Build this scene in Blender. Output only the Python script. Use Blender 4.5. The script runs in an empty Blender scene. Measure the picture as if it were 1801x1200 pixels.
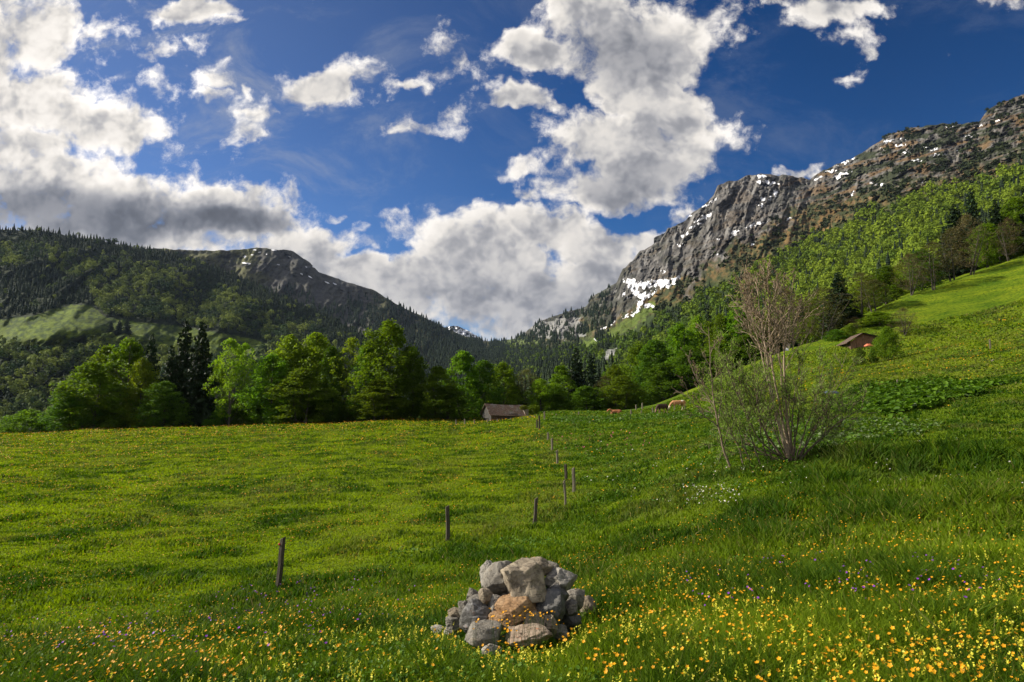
import bpy, math, random
import numpy as np
from mathutils import Vector

# ------------------------------------------------------------------ camera, sky, sun
sc = bpy.context.scene
C = sc.collection
F = 1195.0
PITCH = math.atan(100.0 / F)
cam_d = bpy.data.cameras.new('camera')
cam = bpy.data.objects.new('camera', cam_d)
C.objects.link(cam)
cam_d.lens = 36.0 * F / 1801.0
cam_d.sensor_width = 36.0
cam_d.clip_start = 0.05
cam_d.clip_end = 30000
cam.location = (0, 0, 0)
cam.rotation_euler = (math.pi / 2 + PITCH, 0, 0)
sc.camera = cam
sc.view_settings.view_transform = 'Standard'
sc.view_settings.look = 'None'
sc.view_settings.exposure = 0.68
sc.view_settings.gamma = 1.0
sc.cycles.max_bounces = 6
sc.cycles.diffuse_bounces = 3
sc.cycles.transmission_bounces = 3
sc.cycles.volume_bounces = 0
sc.cycles.transparent_max_bounces = 8
sc.cycles.use_denoising = True
sc.cycles.denoiser = 'OPENIMAGEDENOISE'
sc.cycles.denoising_input_passes = 'RGB_ALBEDO_NORMAL'
sc.cycles.denoising_prefilter = 'ACCURATE'

SUN_EL = math.radians(31)
SUN_AZ = math.radians(-80)          # measured from +Y, negative = to the left
sun_dir = np.array([math.sin(SUN_AZ) * math.cos(SUN_EL), math.cos(SUN_AZ) * math.cos(SUN_EL), math.sin(SUN_EL)])

def rayc(px, py):
    x = (np.asarray(px, float) - 900.5) / F
    y = (600.0 - np.asarray(py, float)) / F
    cp, sp = math.cos(PITCH), math.sin(PITCH)
    return x, cp - y * sp, sp + y * cp      # right, forward, up
def at(px, py, Y):
    a, b, c = rayc(px, py)
    return a / b * Y, Y + 0 * a, c / b * Y
def tang(px, py):
    a, b, c = rayc(px, py)
    return float(a / b), float(c / b)

w = bpy.data.worlds.new('World')
sc.world = w
w.use_nodes = True
nt = w.node_tree
nt.nodes.clear()
class NB:
    """small helper that builds node graphs"""
    def __init__(s, nt): s.nt = nt; s.L = nt.links
    def n(s, t, **k):
        nd = s.nt.nodes.new(t)
        for a, b in k.items(): setattr(nd, a, b)
        return nd
    def put(s, sock, v):
        if isinstance(v, (int, float, tuple, list)): sock.default_value = v
        else: s.L.new(v, sock)
    def m(s, op, a, b=0.0, c=0.0, clamp=False):
        nd = s.n('ShaderNodeMath', operation=op, use_clamp=clamp)
        s.put(nd.inputs[0], a); s.put(nd.inputs[1], b); s.put(nd.inputs[2], c)
        return nd.outputs[0]
    def v(s, op, a, b=(0, 0, 0), c=(0, 0, 0), out=0):
        nd = s.n('ShaderNodeVectorMath', operation=op)
        s.put(nd.inputs[0], a)
        s.put(nd.inputs[1], b)
        if op == 'MULTIPLY_ADD': s.put(nd.inputs[2], c)
        return nd.outputs['Value' if op in ('DOT_PRODUCT', 'LENGTH') else 0]
    def noise(s, vec, scale, detail=4, rough=.5, dist=0.0, col=False):
        nd = s.n('ShaderNodeTexNoise')
        s.put(nd.inputs['Vector'], vec)
        nd.inputs['Scale'].default_value = scale; nd.inputs['Detail'].default_value = detail
        nd.inputs['Roughness'].default_value = rough; nd.inputs['Distortion'].default_value = dist
        return nd.outputs[1 if col else 0]
    def mix(s, f, a, b, mode='MIX'):
        nd = s.n('ShaderNodeMix', data_type='RGBA', blend_type=mode)
        s.put(nd.inputs[0], f)
        s.put(nd.inputs[6], a if not isinstance(a, tuple) else (*a[:3], 1)); s.put(nd.inputs[7], b if not isinstance(b, tuple) else (*b[:3], 1))
        return nd.outputs[2]
    def mr(s, v, a, b, c=0.0, d=1.0, smooth=False):
        nd = s.n('ShaderNodeMapRange', interpolation_type='SMOOTHSTEP' if smooth else 'LINEAR')
        for i, x in enumerate((v, a, b, c, d)): s.put(nd.inputs[i], x)
        return nd.outputs[0]

b = NB(nt)
tc = b.n('ShaderNodeTexCoord')
sky = b.n('ShaderNodeTexSky', sky_type='NISHITA', sun_disc=False)
sky.sun_elevation = SUN_EL
sky.sun_rotation = SUN_AZ
sky.altitude = 1200
sky.air_density = 1.0; sky.dust_density = 0.3; sky.ozone_density = 2.5
# cloud field, laid out by compass direction and elevation of the clouds
sep = b.n('ShaderNodeSeparateXYZ'); b.L.new(tc.outputs['Generated'], sep.inputs[0])
yy = b.m('MAXIMUM', sep.outputs[1], 0.06)
comb = b.n('ShaderNodeCombineXYZ')
b.L.new(b.m('DIVIDE', sep.outputs[0], yy), comb.inputs[0])
b.L.new(b.m('DIVIDE', sep.outputs[2], yy), comb.inputs[1])
P0 = comb.outputs[0]
# (centre x, centre y, radius x, radius y, softness gain) in units of the photograph's pixels
CL = [
 (1115, 75, 165, 100), (1228, 62, 62, 58), (1165, 190, 85, 60), (935, 85, 80, 45), (1040, 20, 90, 60), (1120, 150, 110, 60),
 (1060, 240, 105, 66), (1140, 265, 130, 85), (1225, 225, 62, 45), (1090, 330, 125, 50), (1000, 300, 60, 60),
 (915, 180, 65, 32), (965, 195, 30, 20), (925, 290, 40, 16), (930, 335, 40, 18),
 (783, 108, 42, 44), (805, 195, 42, 34), (745, 220, 50, 18), (722, 146, 28, 9),
 (560, 150, 75, 40), (595, 128, 55, 22), (545, 180, 34, 26), (432, 235, 38, 26), (455, 195, 45, 22), (430,195,25,12),
 (382, 135, 30, 18), (370, 160, 26, 12), (415,155,12,16),
 (172, 62, 42, 34), (275, 95, 42, 26), (280, 135, 28, 26), (330, 18, 90, 34), (415, 40, 48, 16), (345,75,22,12),
 (55, 70, 95, 90), (60, 180, 120, 80), (165, 215, 150, 52), (40, 260, 110, 60), (-60, 150, 120, 260),
 (60, 320, 170, 90), (210, 360, 150, 75), (350, 350, 75, 30), (420, 385, 120, 52), (510, 352, 32, 20), (240, 410, 250, 60),
 (530, 440, 130, 55), (600, 500, 120, 60), (690, 388, 62, 34), (610, 402, 40, 14), (640, 470, 90, 40),
 (720, 500, 110, 75), (840, 460, 150, 105), (850, 385, 60, 34), (960, 400, 110, 52), (1060, 430, 120, 50), (920, 530, 240, 90),
 (1080, 480, 110, 70), (1195, 385, 45, 24), (1130, 420, 80, 30),(600,372,28,12),
 (1480, 15, 100, 38), (1505, 60, 46, 36), (1515, 92, 28, 16), (1410, 40, 28, 18), (1380, 2, 60, 9),
 (1760, 0, 45, 10), (1415, 302, 24, 7), (1488, 132, 30, 12),
]
HOLES = [(650, 440, 55, 9, .5), (700,432,40,8,.5), (1120, 375, 80, 14, .6), (885, 355, 34, 22, .4), (60, 268, 130, 12, .35), (150,172,60,12,.3),(1180,212,16,6,.2),
         (980,372,50,10,.4), (880, 240, 55, 22, .8),(700,330,60,20,.5),(90,225,90,10,.25)]
warp = b.v('SUBTRACT', b.noise(P0, 9.0, 4, .6, col=True), (.5, .5, .5))
P = b.v('MULTIPLY_ADD', warp, (.13, .10, 0), P0)
def field(pv):
    acc = None
    for (cx, cy, rx, ry) in CL:
        u, vv = tang(cx, cy)
        ix, iy = F / rx, F / ry
        q = b.v('MULTIPLY_ADD', pv, (ix, iy, 0), (-u * ix, -vv * iy, 0))
        q = b.v('DOT_PRODUCT', q, q)
        if rx < 64: q = b.m('MULTIPLY_ADD', q, .42, .62)      # small clouds stay thin and wispy
        acc = q if acc is None else b.m('SMOOTH_MIN', acc, q, .25)
    hole = None
    for (cx, cy, rx, ry, g) in HOLES:
        u, vv = tang(cx, cy)
        ix, iy = F / rx, F / ry
        q = b.v('MULTIPLY_ADD', pv, (ix, iy, 0), (-u * ix, -vv * iy, 0))
        q = b.m('MULTIPLY', b.m('SUBTRACT', 1.0, b.v('DOT_PRODUCT', q, q), clamp=True), g)
        hole = q if hole is None else b.m('MAXIMUM', hole, q)
    M = b.m('SUBTRACT', 1.0, acc)
    M = b.m('ADD', b.m('MULTIPLY', b.m('MAXIMUM', M, 0.0), 1.9), b.m('MULTIPLY', b.m('MAXIMUM', b.m('MINIMUM', M, 0.0), -2.5), .55))
    return b.m('SUBTRACT', M, hole)
def dens(pv, M, det):
    n1 = b.noise(pv, 5.0, 2, .5)
    n2 = b.noise(pv, 14.0, det, .66)
    n = b.m('ADD', b.m('MULTIPLY', n1, .6), b.m('MULTIPLY', n2, 1.4))
    return b.m('ADD', M, b.m('MULTIPLY', b.m('SUBTRACT', n, 1.03), 3.9))
SH = (-.020, .030, 0)
SH2 = (-.05, .07, 0)
M1 = field(P)
Ps = b.v('ADD', P, SH); Ps2 = b.v('ADD', P, SH2)
Pf = b.v('MULTIPLY_ADD', warp, (.045, .036, 0), P0); Pfs = b.v('ADD', Pf, SH)
D1 = dens(Pf, M1, 8)
D2 = dens(Pfs, M1, 3.5); D1s = dens(Pf, M1, 3.5)
alpha = b.mr(D1, -.3, 1.0, 0, 1, True)
front = b.mr(sep.outputs[1], .05, .12)
# unseen clouds round the rest of the sky, thickened and brightened as fill light
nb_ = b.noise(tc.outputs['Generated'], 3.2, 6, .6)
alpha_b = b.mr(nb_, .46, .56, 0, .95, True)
lit = b.mr(b.m('SUBTRACT', D1s, D2), -1.3, 1.0, 0, 1, True)
thick = b.mr(b.m('ADD', b.m('MULTIPLY', D1s, .45), b.m('MULTIPLY', M1, 1.2)), -.2, 3.3, 0, 1, True)
shade = b.m('MULTIPLY', b.m('SUBTRACT', 1.0, b.m('MULTIPLY', thick, .34)), b.mr(lit, 0, 1, .64, 1.22))
# grey undersides of the low bank in the west, white where the sun is near
base_low = b.v('MULTIPLY_ADD', P, (F / 330, F / 62, 0), (-tang(60, 375)[0] * F / 330, -tang(60, 375)[1] * F / 62, 0))
g1 = b.mr(b.v('DOT_PRODUCT', base_low, base_low), 0, 1.3, .42, 1, True)
q2 = b.v('MULTIPLY_ADD', P, (F / 150, F / 26, 0), (-tang(395, 382)[0] * F / 150, -tang(395, 382)[1] * F / 26, 0))
g2 = b.mr(b.v('DOT_PRODUCT', q2, q2), .1, 1.4, .45, 1, True)
q3 = b.v('MULTIPLY_ADD', P, (F / 430, F / 230, 0), (-tang(60, 150)[0] * F / 430, -tang(60, 150)[1] * F / 230, 0))
g3 = b.mr(b.v('DOT_PRODUCT', q3, q3), 0, 1.6, 1.25, 1, True)
q4 = b.v('MULTIPLY_ADD', P, (F / 330, F / 110, 0), (-tang(900, 560)[0] * F / 330, -tang(900, 560)[1] * F / 110, 0))
g4 = b.mr(b.v('DOT_PRODUCT', q4, q4), .1, 1.6, .80, 1, True)
# thick heart of the tall cumulus
q5 = b.v('MULTIPLY_ADD', P, (F / 130, F / 60, 0), (-tang(1110, 95)[0] * F / 130, -tang(1110, 95)[1] * F / 60, 0))
g5 = b.mr(b.v('DOT_PRODUCT', q5, q5), 0, 1.5, .62, 1, True)
q6 = b.v('MULTIPLY_ADD', P, (F / 150, F / 45, 0), (-tang(1130, 318)[0] * F / 150, -tang(1130, 318)[1] * F / 45, 0))
g6 = b.mr(b.v('DOT_PRODUCT', q6, q6), 0, 1.5, .68, 1, True)
for g in (g1, g2, g3, g4, g5, g6): shade = b.m('MULTIPLY', shade, g)
ccol = b.mix(b.mr(shade, .25, .85), (.62, .66, .78), (1.0, .945, .88))
cl = b.v('SCALE', ccol, (0, 0, 0)); cl.node.inputs['Scale'].default_value = 1
b.L.new(b.m('MULTIPLY', shade, 6.0), cl.node.inputs['Scale'])
# deep, saturated mountain-sky blue; a little paler towards the sun side
gam = b.n('ShaderNodeHueSaturation'); gam.inputs['Saturation'].default_value = 1.38
b.L.new(sky.outputs[0], gam.inputs['Color'])
skc = b.mix(1.0, gam.outputs[0], (.36, .44, .58), 'MULTIPLY')
rgt = b.mr(b.m('DIVIDE', sep.outputs[0], yy), .1, .7, 1, .72)
sks = b.v('SCALE', skc); b.L.new(b.m('MULTIPLY', b.mr(b.m('DIVIDE', sep.outputs[0], yy), -.7, .55, 1.25, .74), b.mr(comb.outputs[0] if False else b.m('DIVIDE', sep.outputs[2], yy), .05, .6, 1.12, .84)), sks.node.inputs['Scale'])
veil = b.m('MULTIPLY', b.mr(b.noise(b.v('MULTIPLY', Pf, (1, 1.8, 1)), 4.2, 8, .68, .6), .47, .72, 0, .55, True), b.mr(b.m('DIVIDE', sep.outputs[0], yy), -.05, -.5, .25, 1))
vm = b.m('ADD', veil, b.mr(b.m('DIVIDE', sep.outputs[0], yy), .15, -.75, 0, .24))
sks = b.mix(vm, sks, (2.6, 2.75, 3.0))
out_f = b.mix(alpha, sks, cl)
out_b = b.mix(alpha_b, sks, (8.0, 7.7, 7.3))  # cloud brightness raised to add fill from behind the camera
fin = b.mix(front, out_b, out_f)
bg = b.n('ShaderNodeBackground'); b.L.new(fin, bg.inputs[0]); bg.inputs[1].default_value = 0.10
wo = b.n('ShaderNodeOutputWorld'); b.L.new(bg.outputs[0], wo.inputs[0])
w.cycles.sampling_method = 'MANUAL'; w.cycles.sample_map_resolution = 512

sd = bpy.data.lights.new('sun', 'SUN'); sd.energy = 5.0; sd.angle = math.radians(.53); sd.color = (1.0, .93, .80)
so = bpy.data.objects.new('sun', sd); C.objects.link(so)
so.rotation_euler = Vector(tuple(sun_dir)).to_track_quat('Z', 'Y').to_euler()

# ------------------------------------------------------------------ helpers
rng = np.random.default_rng(7)
random.seed(7)
def tag(o, label=None, cat=None, group=None, kind=None):
    for k, v in (('label', label), ('category', cat), ('group', group), ('kind', kind)):
        if v: o[k] = v
    return o
def mesh_np(name, V, faces_list, mats, attrs=None, smooth=False, link=True, parent=None, corner_groups=None):
    """V (n,3); faces_list: list of int arrays (m,k); attrs: {name: per-vertex float or (n,3) colour}"""
    me = bpy.data.meshes.new(name)
    V = np.ascontiguousarray(V, dtype=np.float32)
    me.vertices.add(len(V)); me.vertices.foreach_set('co', V.ravel())
    idx = np.concatenate([f.ravel() for f in faces_list]).astype(np.int32)
    cnt = np.concatenate([np.full(len(f), f.shape[1], np.int32) for f in faces_list])
    st = np.concatenate([[0], np.cumsum(cnt)[:-1]]).astype(np.int32)
    me.loops.add(len(idx)); me.loops.foreach_set('vertex_index', idx)
    me.polygons.add(len(cnt)); me.polygons.foreach_set('loop_start', st); me.polygons.foreach_set('loop_total', cnt)
    if smooth: me.polygons.foreach_set('use_smooth', np.ones(len(cnt), bool))
    me.update(calc_edges=True)
    for k, a in (attrs or {}).items():
        a = np.asarray(a, np.float32)
        if a.ndim == 1:
            at_ = me.attributes.new(k, 'FLOAT', 'POINT'); at_.data.foreach_set('value', a)
        else:
            at_ = me.attributes.new(k, 'FLOAT_COLOR', 'POINT')
            at_.data.foreach_set('color', np.concatenate([a, np.ones((len(a), 1), np.float32)], 1).ravel())
    for m_ in (mats if isinstance(mats, (list, tuple)) else [mats]): me.materials.append(m_)
    o = bpy.data.objects.new(name, me)
    if link: C.objects.link(o)
    if parent: o.parent = parent
    return o
def empty(name, loc, rz=0.0):
    o = bpy.data.objects.new(name, None); C.objects.link(o); o.location = loc; o.rotation_euler = (0, 0, rz); o.empty_display_size = .2
    return o

# gradient noise
_p = np.random.default_rng(99).permutation(512)
_p = np.concatenate([_p, _p, _p])
_g = np.random.default_rng(98).normal(size=(512, 3)); _g /= np.linalg.norm(_g, axis=1, keepdims=True)
def pn(x, y, z=0.0):
    x, y, z = np.broadcast_arrays(np.asarray(x, float), np.asarray(y, float), np.asarray(z, float))
    xi, yi, zi = np.floor(x).astype(int), np.floor(y).astype(int), np.floor(z).astype(int)
    xf, yf, zf = x - xi, y - yi, z - zi
    u, v, w_ = [t * t * t * (t * (t * 6 - 15) + 10) for t in (xf, yf, zf)]
    r = 0
    for dx in (0, 1):
        for dy in (0, 1):
            for dz in (0, 1):
                h = _p[_p[_p[(xi + dx) & 511] + ((yi + dy) & 511)] + ((zi + dz) & 511)]
                g = _g[h]
                dot = g[..., 0] * (xf - dx) + g[..., 1] * (yf - dy) + g[..., 2] * (zf - dz)
                r = r + dot * (u if dx else 1 - u) * (v if dy else 1 - v) * (w_ if dz else 1 - w_)
    return r * 1.5
def fbm(x, y, z=0.0, o=4, g=.5, l=2.03):
    r, a = 0, 1.0
    for i in range(o):
        r = r + a * pn(x * l ** i + i * 17.3, y * l ** i + i * 9.1, z * l ** i if np.ndim(z) or z else i * 3.7); a *= g
    return r
def ridged(x, y, z=0.0, o=4, g=.55):
    r, a = 0, 1.0
    for i in range(o):
        r = r + a * (1 - np.abs(pn(x * 2.07 ** i + i * 7.3, y * 2.07 ** i + i * 3.1, z)) * 2.2); a *= g
    return r
def ss(a, b_, x):
    t = np.clip((x - a) / (b_ - a), 0, 1); return t * t * (3 - 2 * t)
def inpoly(px, py, poly):
    px, py = np.broadcast_arrays(px, py); r = np.zeros(px.shape, bool)
    n = len(poly)
    for i in range(n):
        x1, y1 = poly[i]; x2, y2 = poly[(i + 1) % n]
        if y1 == y2: continue
        c = ((y1 > py) != (y2 > py)) & (px < (x2 - x1) * (py - y1) / (y2 - y1) + x1)
        r ^= c
    return r

def mat(name, rough=.9, spec=.2):
    m = bpy.data.materials.new(name); m.use_nodes = True
    nt = m.node_tree; nb = NB(nt)
    p = nt.nodes['Principled BSDF']
    p.inputs['Roughness'].default_value = rough; p.inputs['Specular IOR Level'].default_value = spec
    return m, nb, p
def attr(nb, name, out='Fac'):
    a = nb.n('ShaderNodeAttribute'); a.attribute_name = name; return a.outputs[out]
def objc(nb):
    return nb.n('ShaderNodeTexCoord').outputs['Object']
def leaf_mat(name, c1, c2, trans=.35, tcol=None, per_obj=.25, rough=.6, spec=.15):
    """leaf colour varies from leaf to leaf and a little from plant to plant; light shines through"""
    m, nb, p = mat(name, rough, spec)
    r = attr(nb, 'rnd')
    info = nb.n('ShaderNodeObjectInfo').outputs['Random']
    col = nb.mix(r, c1, c2)
    hs = nb.n('ShaderNodeHueSaturation'); nb.L.new(col, hs.inputs['Color'])
    nb.L.new(nb.mr(info, 0, 1, 1 - per_obj, 1 + per_obj), hs.inputs['Value'])
    nb.L.new(nb.mr(info, 0, 1, .5 - .02 * per_obj / .25, .5 + .015 * per_obj / .25), hs.inputs['Hue'])
    col = hs.outputs[0]
    nb.L.new(col, p.inputs['Base Color'])
    t = nb.n('ShaderNodeBsdfTranslucent')
    tc_ = nb.mix(1.0, col, tcol or (1.3, 1.25, .5), 'MULTIPLY')
    nb.L.new(tc_, t.inputs[0])
    mx = nb.n('ShaderNodeMixShader'); mx.inputs[0].default_value = trans
    nb.L.new(p.outputs[0], mx.inputs[1]); nb.L.new(t.outputs[0], mx.inputs[2])
    nb.L.new(mx.outputs[0], m.node_tree.nodes['Material Output'].inputs[0])
    return m

# ------------------------------------------------------------------ meadow terrain
GP = [ # photo x, photo y, metres ahead
 (900,1200,4.0),(0,1200,5.0),(1801,1200,3.5),(450,1200,4.5),(1350,1200,3.7),
 (905,1145,6.0),(600,1110,7.6),(1100,1100,6.6),(300,1120,8.6),(1300,1040,7.4),
 (500,1032,14),(790,957,19.6),(250,1040,14.5),(0,1060,14),(0,950,22),(640,985,17.5),
 (940,917,24),(992,890,26.5),(1007,865,30),(993,843,38),(979,817,50),(967,790,62),(948,756,84),
 (885,741,108),(700,744,110),(500,752,110),(250,758,111),(0,766,112),(-400,780,112),(-400,950,25),
 (0,840,45),(300,830,50),(600,820,50),(700,870,33),(450,900,30),(800,790,70),(300,790,75),
 (1190,729,100),(1060,732,100),(1100,745,80),(1120,780,58),(1100,820,42),(1150,860,31),
 (1390,812,22),(1283,822,22),(1200,840,24),(1260,790,34),(1200,900,17),(1400,900,14),(1100,930,19),(1050,1000,12),
 (1600,900,12),(1801,900,10.5),(1600,1020,7),(1801,1030,6),(1801,822,17),(1600,812,20),(2100,830,14),(2100,1000,6),
 (1500,770,33),(1350,760,44),(1650,745,38),(1801,735,36),(1600,700,50),(1450,725,52),(1320,728,72),(1700,672,62),(1801,655,62),(2200,560,62),(2200,700,32),
 (1515,610,120),(1558,637,105),(1801,565,112),(1650,600,112),(1801,610,85),(2200,430,110),
 (1460,594,135),(1510,562,140),(1605,520,150),(1700,488,156),(1801,452,162),(2200,340,170),
 (1130,716,135),(1220,683,132),(1310,645,130),(1390,615,133),(1380,680,100),(1300,700,95),(1450,650,105),
 (960,728,118),(900,734,125),(2600,600,40),(2600,420,110),(-900,800,105),(-900,1000,20),
]
gx, gy, gz = [], [], []
for px, py, d in GP:
    x, y, z = at(px, py, d); gx.append(float(x)); gy.append(float(y)); gz.append(float(z))
for x, y, z in [(0,.2,-1.62),(-4,0,-1.9),(4,0,-.9),(0,-6,-.6),(-12,0,-3),(10,0,-.2),(12,-6,.6),(-12,-8,-1.6),(0,-15,1),(-40,-5,-6),(-60,20,-7),(25,0,3),(30,-10,6),(50,10,12),(90,20,28),(-90,10,-12),(140,60,48)]:
    gx.append(x); gy.append(y); gz.append(z)
gx, gy, gz = map(np.array, (gx, gy, gz))
def wspace(x, y):      # compress distance so near and far control points weigh alike
    r = np.sqrt(x * x + y * y + 25.0); s = np.log(r / 3.0) / r
    return x * s * 3, y * s * 3
def tps(a): return np.where(a > 1e-9, a * np.log(np.maximum(a, 1e-9)), 0) * .5
wx, wy = wspace(gx, gy)
n_ = len(gx)
K = tps((wx[:, None] - wx) ** 2 + (wy[:, None] - wy) ** 2) + np.eye(n_) * 2e-3
zs = gz / np.sqrt(gx ** 2 + gy ** 2 + 25.0)
Pm = np.stack([np.ones(n_), wx, wy], 1)
A = np.block([[K, Pm], [Pm.T, np.zeros((3, 3))]])
sol = np.linalg.solve(A, np.concatenate([zs, np.zeros(3)]))
EDGE = np.array([(-4000, 118), (-900, 117), (0, 116), (700, 116), (860, 124), (940, 132), (1050, 130), (1130, 136), (1220, 133), (1310, 131), (1390, 134), (1460, 136), (1510, 141), (1605, 151), (1700, 157), (1801, 163), (2200, 172), (5000, 180)], float)
def g_raw(x, y):
    x = np.asarray(x, float); y = np.asarray(y, float)
    sh = x.shape; x = x.ravel(); y = y.ravel(); out = np.empty(len(x))
    for i in range(0, len(x), 60000):
        a, c = x[i:i + 60000], y[i:i + 60000]
        u, v = wspace(a, c)
        k = tps((u[:, None] - wx) ** 2 + (v[:, None] - wy) ** 2)
        out[i:i + 60000] = (k @ sol[:n_] + sol[n_] + sol[n_ + 1] * u + sol[n_ + 2] * v) * np.sqrt(a ** 2 + c ** 2 + 25.0)
    return out.reshape(sh)
def px_of(x, y): return 900.5 + F * math.cos(PITCH) * np.asarray(x) / np.maximum(np.asarray(y), .5)
def edge_d(px): return np.interp(px, EDGE[:, 0], EDGE[:, 1])
def ground(x, y):
    x = np.asarray(x, float); y = np.asarray(y, float)
    z = g_raw(x, y)
    r = np.hypot(x, y)
    px = px_of(x, y)
    over = np.maximum(0, y - edge_d(px))
    z = z - over * ss(1500, 1100, px) * .28 - over * ss(1100, 1500, px) * .22
    rel = ss(3, 25, r)
    z = z + rel * (.10 * fbm(x * .35, y * .35, 1.5, 3) + .22 * fbm(x * .06, y * .09, 4.2, 2))
    z = z + (1.5 * fbm(x * .028 + 3, y * .07, 9.2, 2)) * ss(45, 75, y) * ss(1250, 1450, px) * ss(150, 120, y)
    z = z + .035 * fbm(x * 1.3, y * 1.3, 7.7, 2) * ss(1, 4, r)
    return z
# meadow sheet on a polar grid round the viewer
na, nr = 520, 420
ang = np.linspace(-105, 105, na) * math.pi / 180
rad = np.concatenate([np.geomspace(.6, 300, nr)])
AA, RR = np.meshgrid(ang, rad)
X, Y = np.sin(AA) * RR, np.cos(AA) * RR
Z = ground(X, Y)
def gridfaces(r, c):
    i = np.arange(r * c).reshape(r, c)
    return np.stack([i[:-1, :-1], i[:-1, 1:], i[1:, 1:], i[1:, :-1]], -1).reshape(-1, 4)
def meadow_tone(x, y):
    """which kind of sward grows where: 0 grazed yellow-green .. 1 tall dark green"""
    px = px_of(x, y)
    fx = np.interp(y, [0, 12, 14, 19.6, 24, 30, 38, 50, 62, 84, 130], [-14, -7, -4.7, -1.8, .8, 2.5, 3, 3.3, 3.5, 3.6, 4])
    s = ss(-2.2, 2.0, x - fx + 1.6 * fbm(x * .3, y * .3, 2.2, 3)) * (.80 + .25 * fbm(x * .12, y * .15, 6.2, 2)) * (1 - .75 * ss(45, 85, y) * ss(1200, 1450, px))
    return s
S = meadow_tone(X, Y)
m_mead, nb, p = mat('meadow_turf', .95, .05)
oc = objc(nb)
nA = nb.noise(oc, .22, 4, .6); nB = nb.noise(oc, 2.2, 5, .65); nC = nb.noise(oc, 14, 4, .7)
st = nb.v('MULTIPLY', oc, (.10, .45, .6)); nD = nb.noise(st, 1.0, 4, .6)
ca = nb.mix(nb.mr(nA, .35, .65), (.070, .125, .005), (.135, .190, .008))
cb = nb.mix(nb.mr(nA, .35, .65), (.048, .095, .008), (.085, .140, .010))
col = nb.mix(attr(nb, 'side'), ca, cb)
col = nb.mix(nb.mr(nD, .45, .65, 0, .8), col, (.20, .24, .010))
col = nb.mix(nb.mr(nB, .48, .62, 0, .8), col, (.022, .050, .005))
col = nb.mix(nb.mr(nC, .5, .75, 0, .6), col, (.015, .035, .004))
nb.L.new(col, p.inputs['Base Color'])
bp = nb.n('ShaderNodeBump'); bp.inputs['Strength'].default_value = .9; bp.inputs['Distance'].default_value = .25
nb.L.new(nb.m('ADD', nB, nb.m('MULTIPLY', nC, .3)), bp.inputs['Height']); nb.L.new(bp.outputs[0], p.inputs['Normal'])
o = mesh_np('meadow', np.stack([X, Y, Z], -1).reshape(-1, 3), [gridfaces(nr, na)], m_mead, {'side': S.ravel()}, True)
tag(o, 'green alpine meadow sloping down to the tree line', 'meadow', kind='structure')
# valley floor that carries everything out to the horizon
m_val, nb, p = mat('valley_floor', .95, .05)
nb.L.new(nb.mix(nb.noise(objc(nb), .01, 4), (.02, .04, .012), (.05, .07, .02)), p.inputs['Base Color'])
ra = np.geomspace(1, 14000, 60); aa = np.linspace(0, 2 * math.pi, 121)
AA2, RR2 = np.meshgrid(aa, ra)
o = mesh_np('valley_ground', np.stack([np.sin(AA2) * RR2, np.cos(AA2) * RR2, -62 + 0 * RR2], -1).reshape(-1, 3), [gridfaces(60, 121)], m_val, smooth=True)
tag(o, 'valley floor below the meadow reaching the horizon', 'valley', kind='structure')

# ------------------------------------------------------------------ mountains: sheets laid between a foot and a crest
class Mountain:
    def __init__(s, crest, foot, px0, px1, step, rows, gam, relief, rough):
        """crest, foot: lists of (photo x, photo y, metres)"""
        crest = np.array(crest, float); foot = np.array(foot, float)
        s.px = np.arange(px0, px1 + step, step); s.v = np.linspace(0, 1, rows)
        s.cpy = np.interp(s.px, crest[:, 0], crest[:, 1]); s.cd = np.exp(np.interp(s.px, crest[:, 0], np.log(crest[:, 2])))
        s.fpy = np.interp(s.px, foot[:, 0], foot[:, 1]); s.fd = np.exp(np.interp(s.px, foot[:, 0], np.log(foot[:, 2])))
        s.cpy = s.cpy + rough * (fbm(s.px / 26.0, 3.3, 0, 5, .6))
        PX = s.px[None, :] + 0 * s.v[:, None]; Vv = s.v[:, None] + 0 * PX
        PY = s.fpy + (s.cpy - s.fpy) * Vv
        D = s.fd * (s.cd / s.fd) ** (Vv ** gam)
        s.PX, s.PY, s.V = PX, PY, Vv
        D = D * (1 + relief(PX, PY, Vv, s))
        s.D = D
        x, y, z = at(PX, PY, D)
        s.X, s.Y, s.Z = x, y, z
    def full(s, back=.55, rows=14):
        """front sheet plus the far side of the mountain"""
        t = np.linspace(0, 1, rows + 1)[1:, None]
        bx = s.X[-1] * (1 + back * t); by = s.Y[-1] * (1 + back * t)
        bz = s.Z[-1] * (1 - t ** .8) - 70 * t
        X = np.concatenate([s.X, bx]); Y = np.concatenate([s.Y, by]); Z = np.concatenate([s.Z, bz])
        return X, Y, Z
    def build(s, name, m, colour, extra=None):
        X, Y, Z = s.full()
        r, c = X.shape
        col = np.concatenate([colour, np.repeat(colour[-1:], r - colour.shape[0], 0)])
        at_ = {'tint': col.reshape(-1, 3)}
        if extra is not None: at_['snow'] = np.concatenate([extra, np.zeros((r - extra.shape[0], c))]).ravel()
        return mesh_np(name, np.stack([X, Y, Z], -1).reshape(-1, 3), [gridfaces(r, c)], m, at_, True)
def mix3(a, b_, t): return a * (1 - t[..., None]) + np.array(b_) * t[..., None]
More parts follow.
